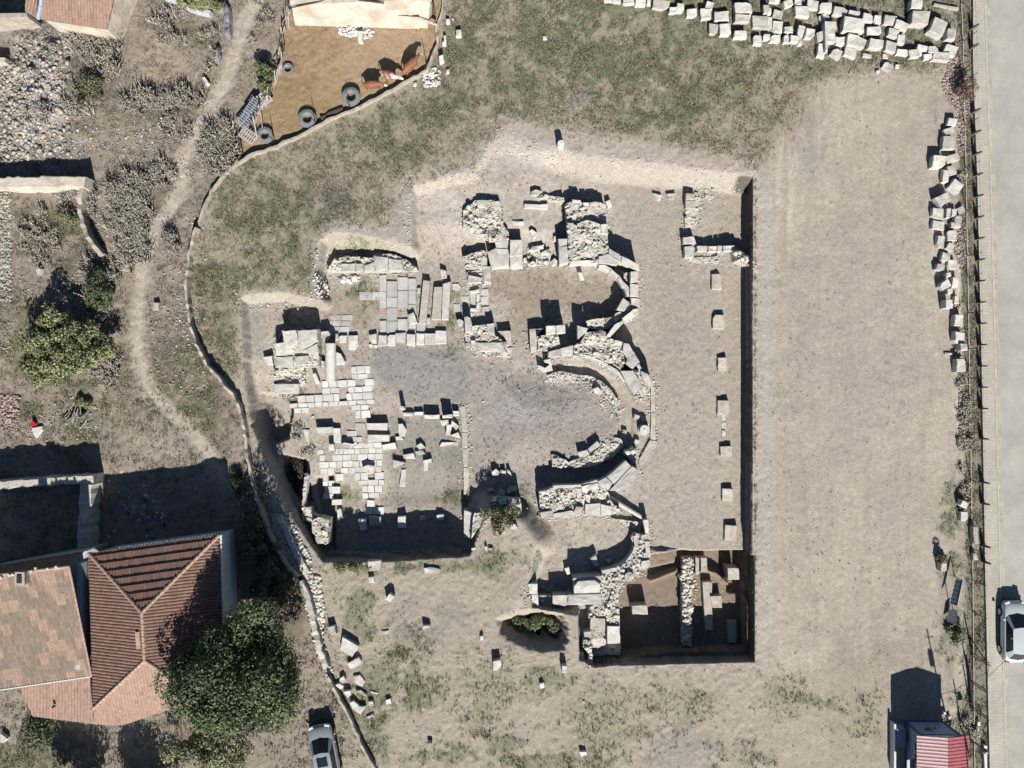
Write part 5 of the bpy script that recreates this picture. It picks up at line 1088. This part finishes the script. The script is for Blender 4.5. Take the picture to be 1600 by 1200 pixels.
for i,(px,py,hh) in enumerate(((430,222,1.3),(494.5,194,1.25),(548,169,1.2),(607,138,.9),(668,107,1.3))):
    x_,y_,z_=gp(px,py); mb=MB(); mb.tube((0,0,-.1),(-.02,.02,hh+.25),.028,.022,6); tag(mb.build('fence_stake',M['iron']),f"thin iron stake on the pen wall, {ORD[i]} from the left",'stake','iron stakes on the pen wall').location=(x_,y_,z_)
# wooden fence on the west side of the pen
o=empty('wooden_fence','ramshackle fence of pale poles on the left side of the pen','fence',gp(430,100))
bs=Vector(o.location)
fl=[(455,14),(448,45),(443,80),(438,110),(425,140),(410,170),(398,200),(380,240)]
for i in range(34):
    t_=random.random()*6; k_=int(t_); u_=t_-k_; x0=fl[k_][0]*(1-u_)+fl[k_+1][0]*u_; y0=fl[k_][1]*(1-u_)+fl[k_+1][1]*u_
    x1=x0-random.uniform(2,12); y1=y0+random.uniform(12,34); a_=Vector(gp(x0+random.uniform(-3,4),y0)); b_=Vector(gp(x1+random.uniform(-3,6),y1)); mb=MB()
    mb.tube(a_+Vector((0,0,random.uniform(.2,1.0)))-bs,b_+Vector((0,0,random.uniform(.1,.7)))-bs,random.uniform(.02,.05),n=5); mb.build('fence_pole',M['wood' if random.random()<.75 else 'dwood'],o)
for x_,y_ in fl: mb=MB(); p=Vector(gp(x_,y_))-bs; mb.tube(p,p+Vector((0,0,1.1)),.05,n=6); mb.build('fence_pole',M['dwood'],o)
def pallet(px,py,rz,m,lab,zz=.3,tilt=0.0):
    x_,y_,z_=gp(px,py,zz); o_=empty('pallet',lab,'pallet',(x_,y_,z_+zz)); o_.rotation_euler=(tilt,0,rz)
    for i in range(7): mb=MB(); mb.box((-.54+i*.18,0,.06),(.1,.8,.025)); mb.build('slat',M[m],o_)
    for yy in(-.36,0,.36): mb=MB(); mb.box((0,yy,0),(1.2,.1,.09)); mb.build('bearer',M[m],o_)
M['bwood']=mat('blue_wood',alb((140,150,160)),noise=.2,scale=5)
pallet(396,168,R(55),'bwood','blue-grey pallet leaning on the wooden fence',.5,.3); pallet(384,187,R(50),'bwood','lower blue-grey pallet on the wooden fence',.4,.35); pallet(410,156,R(35),'wood','bare wooden pallet behind the blue one',.4,.2); pallet(388,212,R(-35),'wood','pale broken pallet at the lower end of the wooden fence',.3)
for (px,py,r_,l) in((356,30,.8,'grey tarp draped on the hedge at the upper left lane, upper'),(358,50,.6,'grey tarp draped on the hedge at the upper left lane, lower'),(343,88,.45,'dark grey bundle beside the upper left lane')):
    x_,y_,z_=gp(px,py); b=bmesh.new(); bmesh.ops.create_icosphere(b,subdivisions=3,radius=1); of=Vector((px,0,0))
    for v in b.verts: v.co=Vector((v.co.x*r_*.45,v.co.y*r_*1.2,v.co.z*.5))*(1+.35*mnoise.noise(v.co*2+of)+.12*mnoise.noise(v.co*7+of))
    me=bpy.data.meshes.new('tarp'); b.to_mesh(me); b.free(); me.materials.append(M['rubber']); t_=bpy.data.objects.new('tarp',me); link(t_); t_.location=(x_,y_,z_+.1); tag(t_,l,'tarp')
# ------------------------------------------------------------------ cattle
def cow(px,py,heading,L_,m,label,white_head=False,headturn=0):
    x_,y_,z_=gp(px,py,.9); o_=empty('cow',label,'cow',(x_,y_,z_),R(heading)); s=L_/1.5
    V_=[(-.72,0,.98),(-.35,0,1.0),(.1,0,.97),(.5,0,1.0),(.72,0,1.08),(.92,headturn*.08,1.12),(1.1,headturn*.2,1.06),(1.3,headturn*.28,.92)]
    rr=[(.28,.28),(.33,.33),(.36,.36),(.31,.33),(.20,.26),(.12,.15),(.13,.14),(.075,.08)]
    E=[(i,i+1) for i in range(7)]
    for (bx_,by_,at,kn) in((-.62,.17,0,1),(-.62,-.17,0,1),(.48,.15,3,0),(.48,-.15,3,0)):
        b_=len(V_); V_.append((bx_,by_,.72)); V_.append((bx_+(.10 if kn else .0),by_,.48)); V_.append((bx_-(.03 if kn else 0),by_,.30)); V_.append((bx_+.02,by_,.04)); rr+=[(.12,.12),(.08,.08),(.05,.05),(.055,.055)]
        E+=[(at,b_),(b_,b_+1),(b_+1,b_+2),(b_+2,b_+3)]
    b_=len(V_); V_+=[(-.92,0,.95),(-.98,.02,.6),(-.99,.02,.35)]; rr+=[(.05,.05),(.025,.025),(.05,.05)]; E+=[(0,b_),(b_,b_+1),(b_+1,b_+2)]
    for sd in(1,-1):
        b_=len(V_); V_.append((1.02,headturn*.2+sd*.2,1.12)); rr.append((.05,.03)); E.append((6,b_))
    me=bpy.data.meshes.new('body'); me.from_pydata([(a*s,b2*s,c2*s) for a,b2,c2 in V_],E,[]); me.materials.append(M[m]); bo=bpy.data.objects.new('body',me); link(bo,o_)
    sk=bo.modifiers.new('skin','SKIN'); sk.use_smooth_shade=True
    for i,r_ in enumerate(rr): me.skin_vertices[0].data[i].radius=(r_[0]*s,r_[1]*s); me.skin_vertices[0].data[i].use_root=(i==2)
    bo.modifiers.new('sub','SUBSURF').levels=2; bo.modifiers['sub'].render_levels=2
    # head mask and horns
    b=bmesh.new(); bmesh.ops.create_uvsphere(b,u_segments=14,v_segments=10,radius=1)
    for v in b.verts: v.co=Vector(((1.2+v.co.x*.2)*s,(headturn*.24+v.co.y*.135*(1-.35*v.co.x))*s,(1.0+v.co.z*.14-.09*v.co.x)*s))
    me=bpy.data.meshes.new('face'); b.to_mesh(me); b.free(); me.polygons.foreach_set('use_smooth',[True]*len(me.polygons)); me.materials.append(M['coww'] if white_head else M[m]); link(bpy.data.objects.new('face',me),o_)
    for sd in(1,-1):
        mb=MB(); mb.tube((1.03*s,(headturn*.2+sd*.1)*s,1.17*s),(1.0*s,(headturn*.2+sd*.2)*s,1.3*s),.02*s,.008*s,6); mb.build('horn',M['tan'],o_)
        mb=MB(); mb.tube((1.2*s,(headturn*.22+sd*.115)*s,1.07*s),(1.2*s,(headturn*.22+sd*.135)*s,1.07*s),.022*s,n=8); mb.build('eye',M['iron'],o_)
cow(581,130,2,1.15,'cowr','plain brown cow, lowest left of the three in the pen',True,-.6)
cow(607,115,-20,1.15,'cowpatch','brown and white patched cow standing behind the plain brown one',True,.3)
cow(641,100,44,1.25,'cowr','brown cow with a white face standing apart at the right of the pen',True)
# ------------------------------------------------------------------ cars
def car(name,label,loc,rz,pm_,sunroof=False):
    o_=empty(name,label,'car',loc,rz)
    st=[(-2.16,.60,.62),(-2.10,.76,.80),(-1.9,.83,.92),(-1.5,.87,.97),(-.8,.885,.96),(0,.89,.95),(.7,.885,.96),(1.1,.87,.95),(1.5,.85,.90),(1.85,.80,.82),(2.06,.70,.70),(2.14,.52,.58)]
    v=[];f=[]; prof=lambda hw,zt:[(hw*.9,.22),(hw,.42),(hw,.66),(hw*.97,zt-.08),(hw*.86,zt-.01),(hw*.45,zt+.02),(0,zt+.03)]
    m_=13
    for (yy,hw,zt) in st:
        p_=prof(hw,zt); v+=[(a,yy,b_) for a,b_ in p_]+[(-a,yy,b_) for a,b_ in p_[:-1][::-1]]
    for i in range(len(st)-1):
        for j in range(m_): f.append([i*m_+j,i*m_+(j+1)%m_,(i+1)*m_+(j+1)%m_,(i+1)*m_+j])
    f+=[list(range(m_))[::-1],[ (len(st)-1)*m_+j for j in range(m_)]]
    bo=mobj('body',v,f,M[pm_],o_,True); bo.modifiers.new('s','SUBSURF').levels=2; bo.modifiers['s'].render_levels=2
    # greenhouse: rings from belt to roof
    zr=1.44; B=[(1.22,.60,.95),(.95,.78,.97),(-1.35,.78,.98),(-1.78,.62,.98)]; Tp=[(.42,.50,zr-.02),(.30,.60,zr),(-1.05,.59,zr),(-1.30,.50,zr-.03)]
    def q4(nm,pts,mt,th=.0,par=None): mb=MB(); mb.add(pts,[list(range(len(pts)))]); return mb.build(nm,mt,par or o_)
    ws=[(-B[0][1],B[0][0],B[0][2]),(0,B[0][0]+.14,B[0][2]),(B[0][1],B[0][0],B[0][2]),(Tp[0][1],Tp[0][0],Tp[0][2]),(0,Tp[0][0]+.08,Tp[0][2]+.03),(-Tp[0][1],Tp[0][0],Tp[0][2])]
    mb=MB(); mb.add(ws,[[0,1,4,5],[1,2,3,4]]); mb.build('windscreen',M['glass'],o_,True)
    rw=[(B[3][1],B[3][0],B[3][2]),(0,B[3][0]-.1,B[3][2]),(-B[3][1],B[3][0],B[3][2]),(-Tp[3][1],Tp[3][0],Tp[3][2]),(0,Tp[3][0]-.06,Tp[3][2]+.03),(Tp[3][1],Tp[3][0],Tp[3][2])]
    mb=MB(); mb.add(rw,[[0,1,4,5],[1,2,3,4]]); mb.build('rear_window',M['glass'],o_,True)
    for sx in(1,-1):
        mb=MB(); mb.add([(sx*B[1][1],B[1][0],B[1][2]),(sx*B[2][1],B[2][0],B[2][2]),(sx*Tp[2][1],Tp[2][0],Tp[2][2]),(sx*Tp[1][1],Tp[1][0],Tp[1][2])],[[0,1,2,3]]); mb.build('side_window',M['glass'],o_)
        for Bi,Ti in((0,0),(3,3)):
            mb=MB(); n1,n2=(0,1) if Bi==0 else (3,2)
            mb.add([(sx*B[n1][1],B[n1][0],B[n1][2]),(sx*B[n2][1],B[n2][0],B[n2][2]),(sx*Tp[n2][1],Tp[n2][0],Tp[n2][2]),(sx*Tp[n1][1],Tp[n1][0],Tp[n1][2])],[[0,1,2,3]]); mb.build('pillar',M[pm_],o_)
        mb=MB(); mb.tube((sx*.70,-.28,.98),(sx*.60,-.28,zr-.02),.035,n=6); mb.build('pillar',M[pm_],o_)
        mb=MB(); mb.box((sx*.96,.92,1.0),(.17,.11,.13)); mb.build('wing_mirror',M[pm_],o_)
        mb=MB(); mb.box((sx*.56,1.97,.70),(.34,.2,.12),-sx*.35); mb.build('headlight',M['glass' if False else 'white'],o_)
        mb=MB(); mb.box((sx*.62,-2.03,.78),(.26,.14,.14),sx*.2); mb.build('tail_light',mat('tail_light',(.35,.02,.02),rough=.3),o_)
    mb=MB(); rf=[(-.50,.42,zr-.02),(0,.50,zr+.01),(.50,.42,zr-.02),(.60,.30,zr),(.59,-1.05,zr),(.50,-1.30,zr-.03),(0,-1.36,zr),(-.50,-1.30,zr-.03),(-.59,-1.05,zr),(-.60,.30,zr),(0,-.4,zr+.06)]
    mb.add(rf,[[i,(i+1)%10,10] for i in range(10)]); mb.build('roof',M[pm_],o_,True)
    if sunroof: mb=MB(); mb.box((0,-.15,zr+.045),(.72,.6,.03)); mb.build('sunroof',M['glass'],o_)
    mb=MB(); mb.box((0,-2.12,.55),(1.3,.1,.25)); mb.build('bumper',M[pm_],o_); mb=MB(); mb.box((0,2.10,.42),(1.1,.08,.2)); mb.build('grille',M['iron'],o_)
    for sx in(1,-1):
        for yy in(1.3,-1.3):
            mb=MB(); mb.tube((sx*.72,yy,.31),(sx*.90,yy,.31),.31,n=20); wh_=mb.build('wheel',M['blackr'],o_); mb=MB(); mb.tube((sx*.88,yy,.31),(sx*.915,yy,.31),.2,n=14); mb.build('rim',M['rim'],wh_)
    return o_
cx_,cy_=W(1586.5,987,.7); car('parked_car','pale mint white car parked at the kerb, cut by the right edge',(cx_,cy_,0),0,'carwhite')
cx_,cy_=W(507,1180,.7); car('parked_car','silver blue car with a sunroof entering at the bottom edge',(cx_,cy_,float(gz(cx_,cy_))+.02),R(11),'carsilver',True)
# ------------------------------------------------------------------ plants
def leafmass(centres,radii,n,size,colA,colB,squash=.75,hollow=.55):
    """n small leaf faces in clumps; centres (k,3), radii (k)"""
    k=len(centres); idx=RNG.integers(0,k,n) if np.isscalar(radii) else RNG.choice(k,n,p=np.array(radii)**2/np.sum(np.array(radii)**2))
    d=RNG.normal(size=(n,3)); d/=np.linalg.norm(d,axis=1)[:,None]; rr=RNG.uniform(hollow,1,n)**.7
    R_=np.broadcast_to(radii,(k,))[idx]; P_=centres[idx]+d*(rr*R_)[:,None]*np.array([1,1,squash])
    nrm=d+RNG.normal(size=(n,3))*.7+np.array([0,0,.35]); nrm/=np.linalg.norm(nrm,axis=1)[:,None]
    t=np.cross(nrm,RNG.normal(size=(n,3))); t/=np.linalg.norm(t,axis=1)[:,None]; b_=np.cross(nrm,t)
    s=(RNG.uniform(.6,1.3,n)*size)[:,None]; q=np.stack([P_-t*s,P_-b_*s*.55,P_+t*s,P_+b_*s*.55],1).reshape(-1,3)
    f=np.arange(4*n).reshape(-1,4); tone=(RNG.random(k)[idx]*.6+RNG.random(n)*.4)[:,None]
    c=np.array(colA)[None]*(1-tone)+np.array(colB)[None]*tone; return q,f,np.repeat(c,4,0)
def tree(name,label,px,py,zc,rx,ry,rz_,k,n,size,cA,cB,clump=(.7,1.2),cat='tree',trunk=True):
    x,y=W(px,py,zc); z=float(gz(x,y)); o=empty(name,label,cat,(x,y,z))
    cs=[];rs=[]
    while len(cs)<k:
        p=RNG.uniform(-1,1,3); r=np.linalg.norm(p)
        if r>1 or r<.35: continue
        w_=1+.25*math.sin(3*math.atan2(p[1],p[0])+px); cs.append((p[0]*rx*w_*.82,p[1]*ry*w_*.82,zc+p[2]*rz_*.8)); rs.append(random.uniform(*clump))
    cs=np.array(cs); v,f,c=leafmass(cs,np.array(rs),n,size,cA,cB); ok=None
    v[:,2]=np.maximum(v[:,2],.05); mobj('crown',v,f,M['leaf'],o,cols=c)
    if trunk:
        mb=MB(); mb.tube((0,0,-.2),(.1,.05,zc*.6),.05+rx*.035,.04+rx*.02,8)
        for i in range(0,k,max(1,k//9)):
            p=cs[i]; mb.tube((.08,.04,zc*.45+random.uniform(-.3,.3)),tuple(p*.9),.03+rx*.012,.02,5)
        mb.build('trunk',M['bark'],o)
    return o
GD=(alb((46,64,34)),alb((114,136,76))); GY_=(alb((96,110,64)),alb((176,180,118))); GM=(alb((70,88,50)),alb((134,144,92)))
tree('leafy_tree','large dense dark green tree overhanging the tiled house',375,1053,5.5,4.45,4.9,3.0,120,54000,.10,GD[0],GD[1],(.75,1.35))
tree('leafy_tree','yellow-green bushy tree in the left yard',96,540,1.4,3.6,3.1,1.0,110,19000,.09,GY_[0],GY_[1],(.3,.7))
tree('bush','dark green shrub below the yellow-green tree',60,575,1.2,1.3,1.2,.9,14,3500,.09,GD[0],GM[1],(.35,.6),'bush')
tree('bush','green bush growing in the round pit south of the ruin',832,980,-.1,2.7,1.35,.8,46,15000,.08,GM[0],(alb((150,160,104))),(.3,.55),'bush',False)
tree('bush','green bush beside the wooden pen fence',414,118,.6,.6,1.5,.6,14,2600,.08,GM[0],GM[1],(.25,.45),'bush',False)
tree('bush','reed-like yellow-green clump at the top of the left field',318,2,.8,1.6,.7,.7,14,3000,.10,GY_[0],GY_[1],(.3,.5),'bush',False)
tree('bush','dark garden bush below the lean-to roof',62,1145,1.0,1.3,1.1,.8,18,3600,.09,GD[0],GM[1],(.4,.8),'bush')
tree('leafy_tree','dark tree just past the bottom edge right of the garden',216,1268,2.3,2.5,1.9,1.4,36,9000,.09,GD[0],GM[1],(.5,.9))
tree('leafy_tree','dark fruit tree in the garden below the houses',102,1264,2.3,2.0,1.9,1.4,30,8000,.09,GD[0],GM[1],(.45,.8))
tree('bush','pale green willow-like bush beside the big tree foot',330,1170,1.6,3.2,1.5,1.0,30,8000,.09,GM[0],GY_[1],(.4,.8),'bush')
tree('bush','low green bush in the left rubble by the lane',125,632,.5,.8,.6,.4,8,1400,.08,GM[0],GY_[1],(.25,.4),'bush',False)
tree('bush','dark weedy bush in the shade left of the great shadow',425,900,.7,1.2,2.6,.6,26,5500,.08,GD[0],GM[1],(.3,.55),'bush',False)
tree('bush','dark hedge growth in the shade below the earth bank',440,745,.2,1.0,1.7,.5,18,3000,.07,alb((60,58,44)),alb((110,104,78)),(.25,.5),'bush',False)
tree('bush','green shrub by the grey sheet panels at the fence',1494,990,.3,.9,1.0,.4,16,2400,.07,GM[0],(alb((168,176,120))),(.2,.4),'bush',False)
tree('bush','small dark bush behind the brown box stone near the fence',1472,872,.4,.35,.5,.4,7,900,.06,GD[0],GM[1],(.2,.3),'bush',False)
tree('bush','thistle bush on the masonry corner by the great shadow',785,812,.3,1.3,1.2,.45,22,3400,.07,alb((80,86,54)),alb((150,150,104)),(.25,.4),'bush',False)
tree('bush','low green bush at the edge of the masonry near the great shadow',548,888,.2,1.6,.35,.3,14,2200,.06,GM[0],GY_[1],(.2,.35),'bush',False)
tree('bush','reddish dry bush growing through the fence at the top right',1513,142,.8,.7,.9,.6,12,2200,.05,alb((120,90,74)),alb((170,140,110)),(.25,.4),'bush',False)
tree('bush','dark bush filling the shade between the house and the long kerb',400,850,.8,1.0,2.4,.8,22,5000,.08,GD[0],GM[1],(.3,.6),'bush',False)
tree('bush','dark bush against the dark wall above the house shadow corner',372,755,.4,.7,1.4,.5,12,1800,.07,GD[0],GM[1],(.25,.4),'bush',False)
tree('bush','dark tangled bush above the yellow-green tree',150,455,.9,1.4,1.5,.7,20,3600,.07,GD[0],GM[1],(.3,.5),'bush',False)
tree('bush','small green shrub behind the mud wall',110,340,.3,1.3,1.0,.5,14,1800,.06,GM[0],GY_[1],(.2,.4),'bush',False)
tree('bush','brown-green shrub by the rubbish heap and the small field',140,140,.6,1.2,1.2,.6,16,2200,.07,alb((84,84,54)),alb((150,146,104)),(.25,.45),'bush',False)
# dry weeds: upright thin stems with seed heads
def drybush(name,label,px,py,rx,ry,n,h,tint=0):
    x,y,z=gp(px,py); o=None; n=int(n*.62); h*=.85; m_=n
    ang=RNG.uniform(0,2*PI,m_); rr=np.sqrt(RNG.random(m_)); bx=x+np.cos(ang)*rr*rx*S; by=y+np.sin(ang)*rr*ry*S
    # clumped
    kc=max(3,n//42); ci=RNG.integers(0,kc,m_); ca=RNG.uniform(0,2*PI,kc); cr=np.sqrt(RNG.random(kc)); cxx=x+np.cos(ca)*cr*rx*S; cyy=y+np.sin(ca)*cr*ry*S
    bx=cxx[ci]+RNG.normal(size=m_)*.13; by=cyy[ci]+RNG.normal(size=m_)*.13; bz=gz(bx,by)
    hh=h*RNG.uniform(.4,1.15,m_); lx=RNG.normal(size=m_)*.35*hh; ly=RNG.normal(size=m_)*.35*hh
    A=np.stack([bx,by,bz-.02],-1); B=np.stack([bx+lx,by+ly,bz+hh],-1); w=np.stack([RNG.normal(size=m_),RNG.normal(size=m_),np.zeros(m_)],-1); w/=np.linalg.norm(w,axis=1)[:,None]
    w1=w*.018; w2=w*.03; Cc=(A+B)/2+np.stack([RNG.normal(size=m_)*.04,RNG.normal(size=m_)*.04,np.zeros(m_)],-1)
    v=np.stack([A-w1,A+w1,Cc+w2,Cc-w2,B+w1*.6,B-w1*.6],1).reshape(-1,3); b=np.arange(m_)[:,None]*6; f=np.concatenate([b+np.array([0,1,2,3]),b+np.array([3,2,4,5])])
    # seed heads
    hd=B+RNG.normal(size=(m_,3))*.05; u=np.cross(w,np.array([0,0,1.]))
    sz=RNG.uniform(.025,.055,m_)[:,None]; hv=np.stack([hd-w*sz,hd-u*sz,hd+w*sz,hd+u*sz],1).reshape(-1,3); hf=np.arange(4*m_).reshape(-1,4)+len(v)
    c0=np.array(alb((140,130,112))); c1=np.array(alb((236,226,206))); t_=RNG.random(m_)[:,None]; cc=c0*(1-t_)+c1*t_
    cols=np.concatenate([np.repeat(cc,6,0),np.repeat(cc*.85,4,0)]); V_=np.concatenate([v,hv]); loc=np.array([x,y,z]); V_=V_-loc
    o=mobj(name,V_,np.concatenate([f,hf]),M['grass'],cols=cols); o.location=(x,y,z); return o
for i,(px,py,rx,ry,n,h,l) in enumerate(((205,300,34,26,2600,.8,'tall dry weed thicket left of the lane, upper part'),(205,345,32,36,3400,.8,'tall dry weed thicket left of the lane, middle part'),(205,400,30,30,1600,.7,'sparse dry weeds left of the lane, lower part'),(345,235,26,40,2600,.9,'dry thicket against the curved low wall'),(238,163,40,14,1800,.9,'dark row of dead stems below the small field'),(290,155,30,14,900,.9,'dead stems right of the dark row'),(140,75,22,36,1500,.8,'dry shrub above the rubbish heap'),(178,80,8,50,1100,1.0,'dry hedge line on the left of the small field'),(125,150,26,30,1300,.6,'dry shrub right of the rubbish heap'),(268,375,12,20,700,.7,'dry bush beside the lane'),(275,200,30,20,700,.6,'dry weeds at the bend of the lane'),(130,320,30,30,1200,.6,'dry weeds behind the mud wall'),(60,370,34,46,1800,.5,'dry brush in the left yard'),(155,450,30,50,1700,.8,'dark brush above the yellow-green tree'),(170,575,22,28,1200,.7,'brown brush right of the yellow-green tree'),(430,560,14,60,0,.4,''),(270,45,36,30,900,.6,'reedy dry grass clump in the small field'),(395,790,20,60,1300,.6,'dry weeds beside the dark wall'),(405,40,20,40,400,.4,'dry weeds on the lane verge'),(330,80,14,40,500,.6,'dry weeds on the hedge by the lane'),(250,275,30,20,900,.6,'dry weeds where the lane meets the wall'),(55,180,20,20,500,.5,'dry weeds on the rubbish heap'),(1495,1150,30,30,900,.5,'dry weeds right of the kiosk'),(1500,500,6,300,1400,.35,'dry weeds along the wire fence'),(1508,700,8,90,1200,.35,'dense dry weeds along the fence below the stones'),(470,700,20,50,500,.3,'dry weeds on the earth bank'),(500,215,30,30,0,.3,''),(880,-2,120,6,500,.4,'dry weeds along the top edge'))):
    if n: tag(drybush('dry_weeds',l,px,py,rx,ry,n,h),l,'dry weeds',kind='stuff')
# ---- grass tufts scattered by the cover maps
def tufts(name,field,n,h,cA,cB,wd=.012,blades=4):
    x=RNG.uniform(-37,35,n*6); y=RNG.uniform(-28,28,n*6); i=np.clip(np.searchsorted(GX,x)-1,0,len(GX)-2); j=np.clip(np.searchsorted(GY,y)-1,0,len(GY)-2)
    p=np.clip(field[j,i],0,1)*np.clip(.5+2.2*fbm(x*1.5,y*1.5,3),0,1.3); k=RNG.random(len(x))<p; x=x[k][:n]; y=y[k][:n]; z=gz(x,y); m=len(x)
    x=np.repeat(x,blades)+RNG.normal(size=m*blades)*.04; y=np.repeat(y,blades)+RNG.normal(size=m*blades)*.04; z=np.repeat(z,blades); M_=m*blades
    hh=h*RNG.uniform(.4,1.3,M_); a=RNG.uniform(0,2*PI,M_); l=hh*RNG.uniform(.3,1.1,M_); w=np.stack([-np.sin(a),np.cos(a),0*a],-1)*wd*RNG.uniform(.7,1.6,M_)[:,None]
    A=np.stack([x,y,z-.01],-1); B=np.stack([x+np.cos(a)*l,y+np.sin(a)*l,z+hh],-1); v=np.stack([A-w,A+w,B],1).reshape(-1,3); f=np.arange(3*M_).reshape(-1,3)
    t_=RNG.random(M_)[:,None]; c=np.array(cA)*(1-t_)+np.array(cB)*t_; o=mobj(name,v,f,M['grass'],cols=np.repeat(c,3,0)); tag(o,kind='stuff'); return o
tufts('green_grass',green,60000,.12,alb((96,108,70)),alb((150,156,110)),.018)
tufts('dry_grass',dry,90000,.11,alb((120,108,86)),alb((186,174,146)),.018)
tufts('sparse_grass',np.where((XX>-14)&(XX<28)&(ZZ>-3),.05,.0)+.25*np.clip(hole,0,1)*(XX<6),16000,.10,alb((84,82,58)),alb((160,150,118)),.02,4)
# litter on the heap and along the lane
def litter(n,cx,cy,rx,ry,cols,size=(.05,.16)):
    px=cx+RNG.normal(size=n)*rx*.5; py=cy+RNG.normal(size=n)*ry*.5; x=(px-800)*S; y=(600-py)*S; z=gz(x,y)+.04
    t=RNG.normal(size=(n,3))*[1,1,.35]; t/=np.linalg.norm(t,axis=1)[:,None]; b_=np.cross(t,RNG.normal(size=(n,3))*.4+[0,0,1]); b_/=np.linalg.norm(b_,axis=1)[:,None]; s=RNG.uniform(*size,n)[:,None]
    P_=np.stack([x,y,z],-1); q=np.stack([P_-t*s,P_-b_*s*.6,P_+t*s*.8,P_+b_*s*.7+[0,0,.03]],1); c=np.array(cols)[RNG.integers(0,len(cols),n)]; return q.reshape(-1,3),np.repeat(c,4,0)
LC=[alb((226,228,234))]*9+[alb((190,198,214))]*8+[alb((120,122,128))]*4+[alb((90,130,190)),alb((210,70,90)),alb((230,200,90)),alb((40,140,140)),alb((60,60,64)),alb((60,60,64)),alb((200,160,140))]
parts=[litter(900,78,150,34,110,LC,(.015,.12)),litter(1100,80,140,36,120,LC,(.015,.06)),litter(260,110,225,80,30,LC,(.03,.12)),litter(160,235,215,60,40,LC,(.03,.1)),litter(220,285,470,40,120,LC,(.03,.08)),litter(110,210,790,60,50,LC,(.06,.2)),litter(130,135,650,50,30,LC,(.03,.1)),litter(60,305,350,20,20,LC,(.03,.1)),litter(40,52,212,10,20,LC,(.1,.3)),litter(80,555,1155,30,60,LC,(.02,.06))]
v=np.concatenate([p[0] for p in parts]); c=np.concatenate([p[1] for p in parts]); mobj_=mobj('litter',v,np.arange(len(v)).reshape(-1,4),mat('litter',attr=True,rough=.5),cols=c); tag(mobj_,kind='stuff')
# dry sticks on the heap at (120,660)
mb=MB()
for i in range(26):
    a_=Vector(gp(random.uniform(104,130),random.uniform(630,672)))+Vector((0,0,random.uniform(.1,.5))); d_=random.gauss(1.0,.5); L_=random.uniform(.4,1.1); mb.tube(a_,a_+Vector((math.cos(d_)*L_,math.sin(d_)*L_,random.uniform(-.1,.2))),.02,n=4)
tag(mb.build('stick_pile',M['wood']),'pile of pale sticks and pipes in the left yard','stick pile')
# ------------------------------------------------------------------ camera, light
cam=bpy.data.cameras.new('camera'); co=bpy.data.objects.new('camera',cam); link(co); co.location=(0,0,H); co.rotation_euler=(0,0,0)
cam.sensor_width=36; cam.lens=36*H/(1600*S); cam.clip_start=.5; cam.clip_end=3000; sc.camera=co
az=math.atan2(-.98,.18); el_=R(36.5)
sd=Vector((math.cos(az)*math.cos(el_),math.sin(az)*math.cos(el_),math.sin(el_)))
sun=bpy.data.lights.new('sun','SUN'); sun.energy=SUN_E; sun.angle=R(.5); sun.color=(1,.955,.89); so=bpy.data.objects.new('sun',sun); link(so); so.location=(0,0,60); so.rotation_euler=sd.to_track_quat('Z','Y').to_euler()
wd_=bpy.data.worlds.new('World'); sc.world=wd_; wd_.use_nodes=True; nt=wd_.node_tree; bg=nt.nodes['Background']; sky=nt.nodes.new('ShaderNodeTexSky'); sky.sky_type='NISHITA'; sky.sun_disc=False; sky.altitude=1200; sky.air_density=.8; sky.dust_density=.4; sky.sun_elevation=el_; sky.sun_rotation=math.atan2(sd.x,sd.y)
nt.links.new(sky.outputs[0],bg.inputs[0]); bg.inputs[1].default_value=SKY_E
sc.render.engine='CYCLES'; sc.cycles.max_bounces=4; sc.cycles.diffuse_bounces=1
vs=sc.view_settings; vs.view_transform='Standard'; vs.look='None'; vs.gamma=1; vs.exposure=EXPO
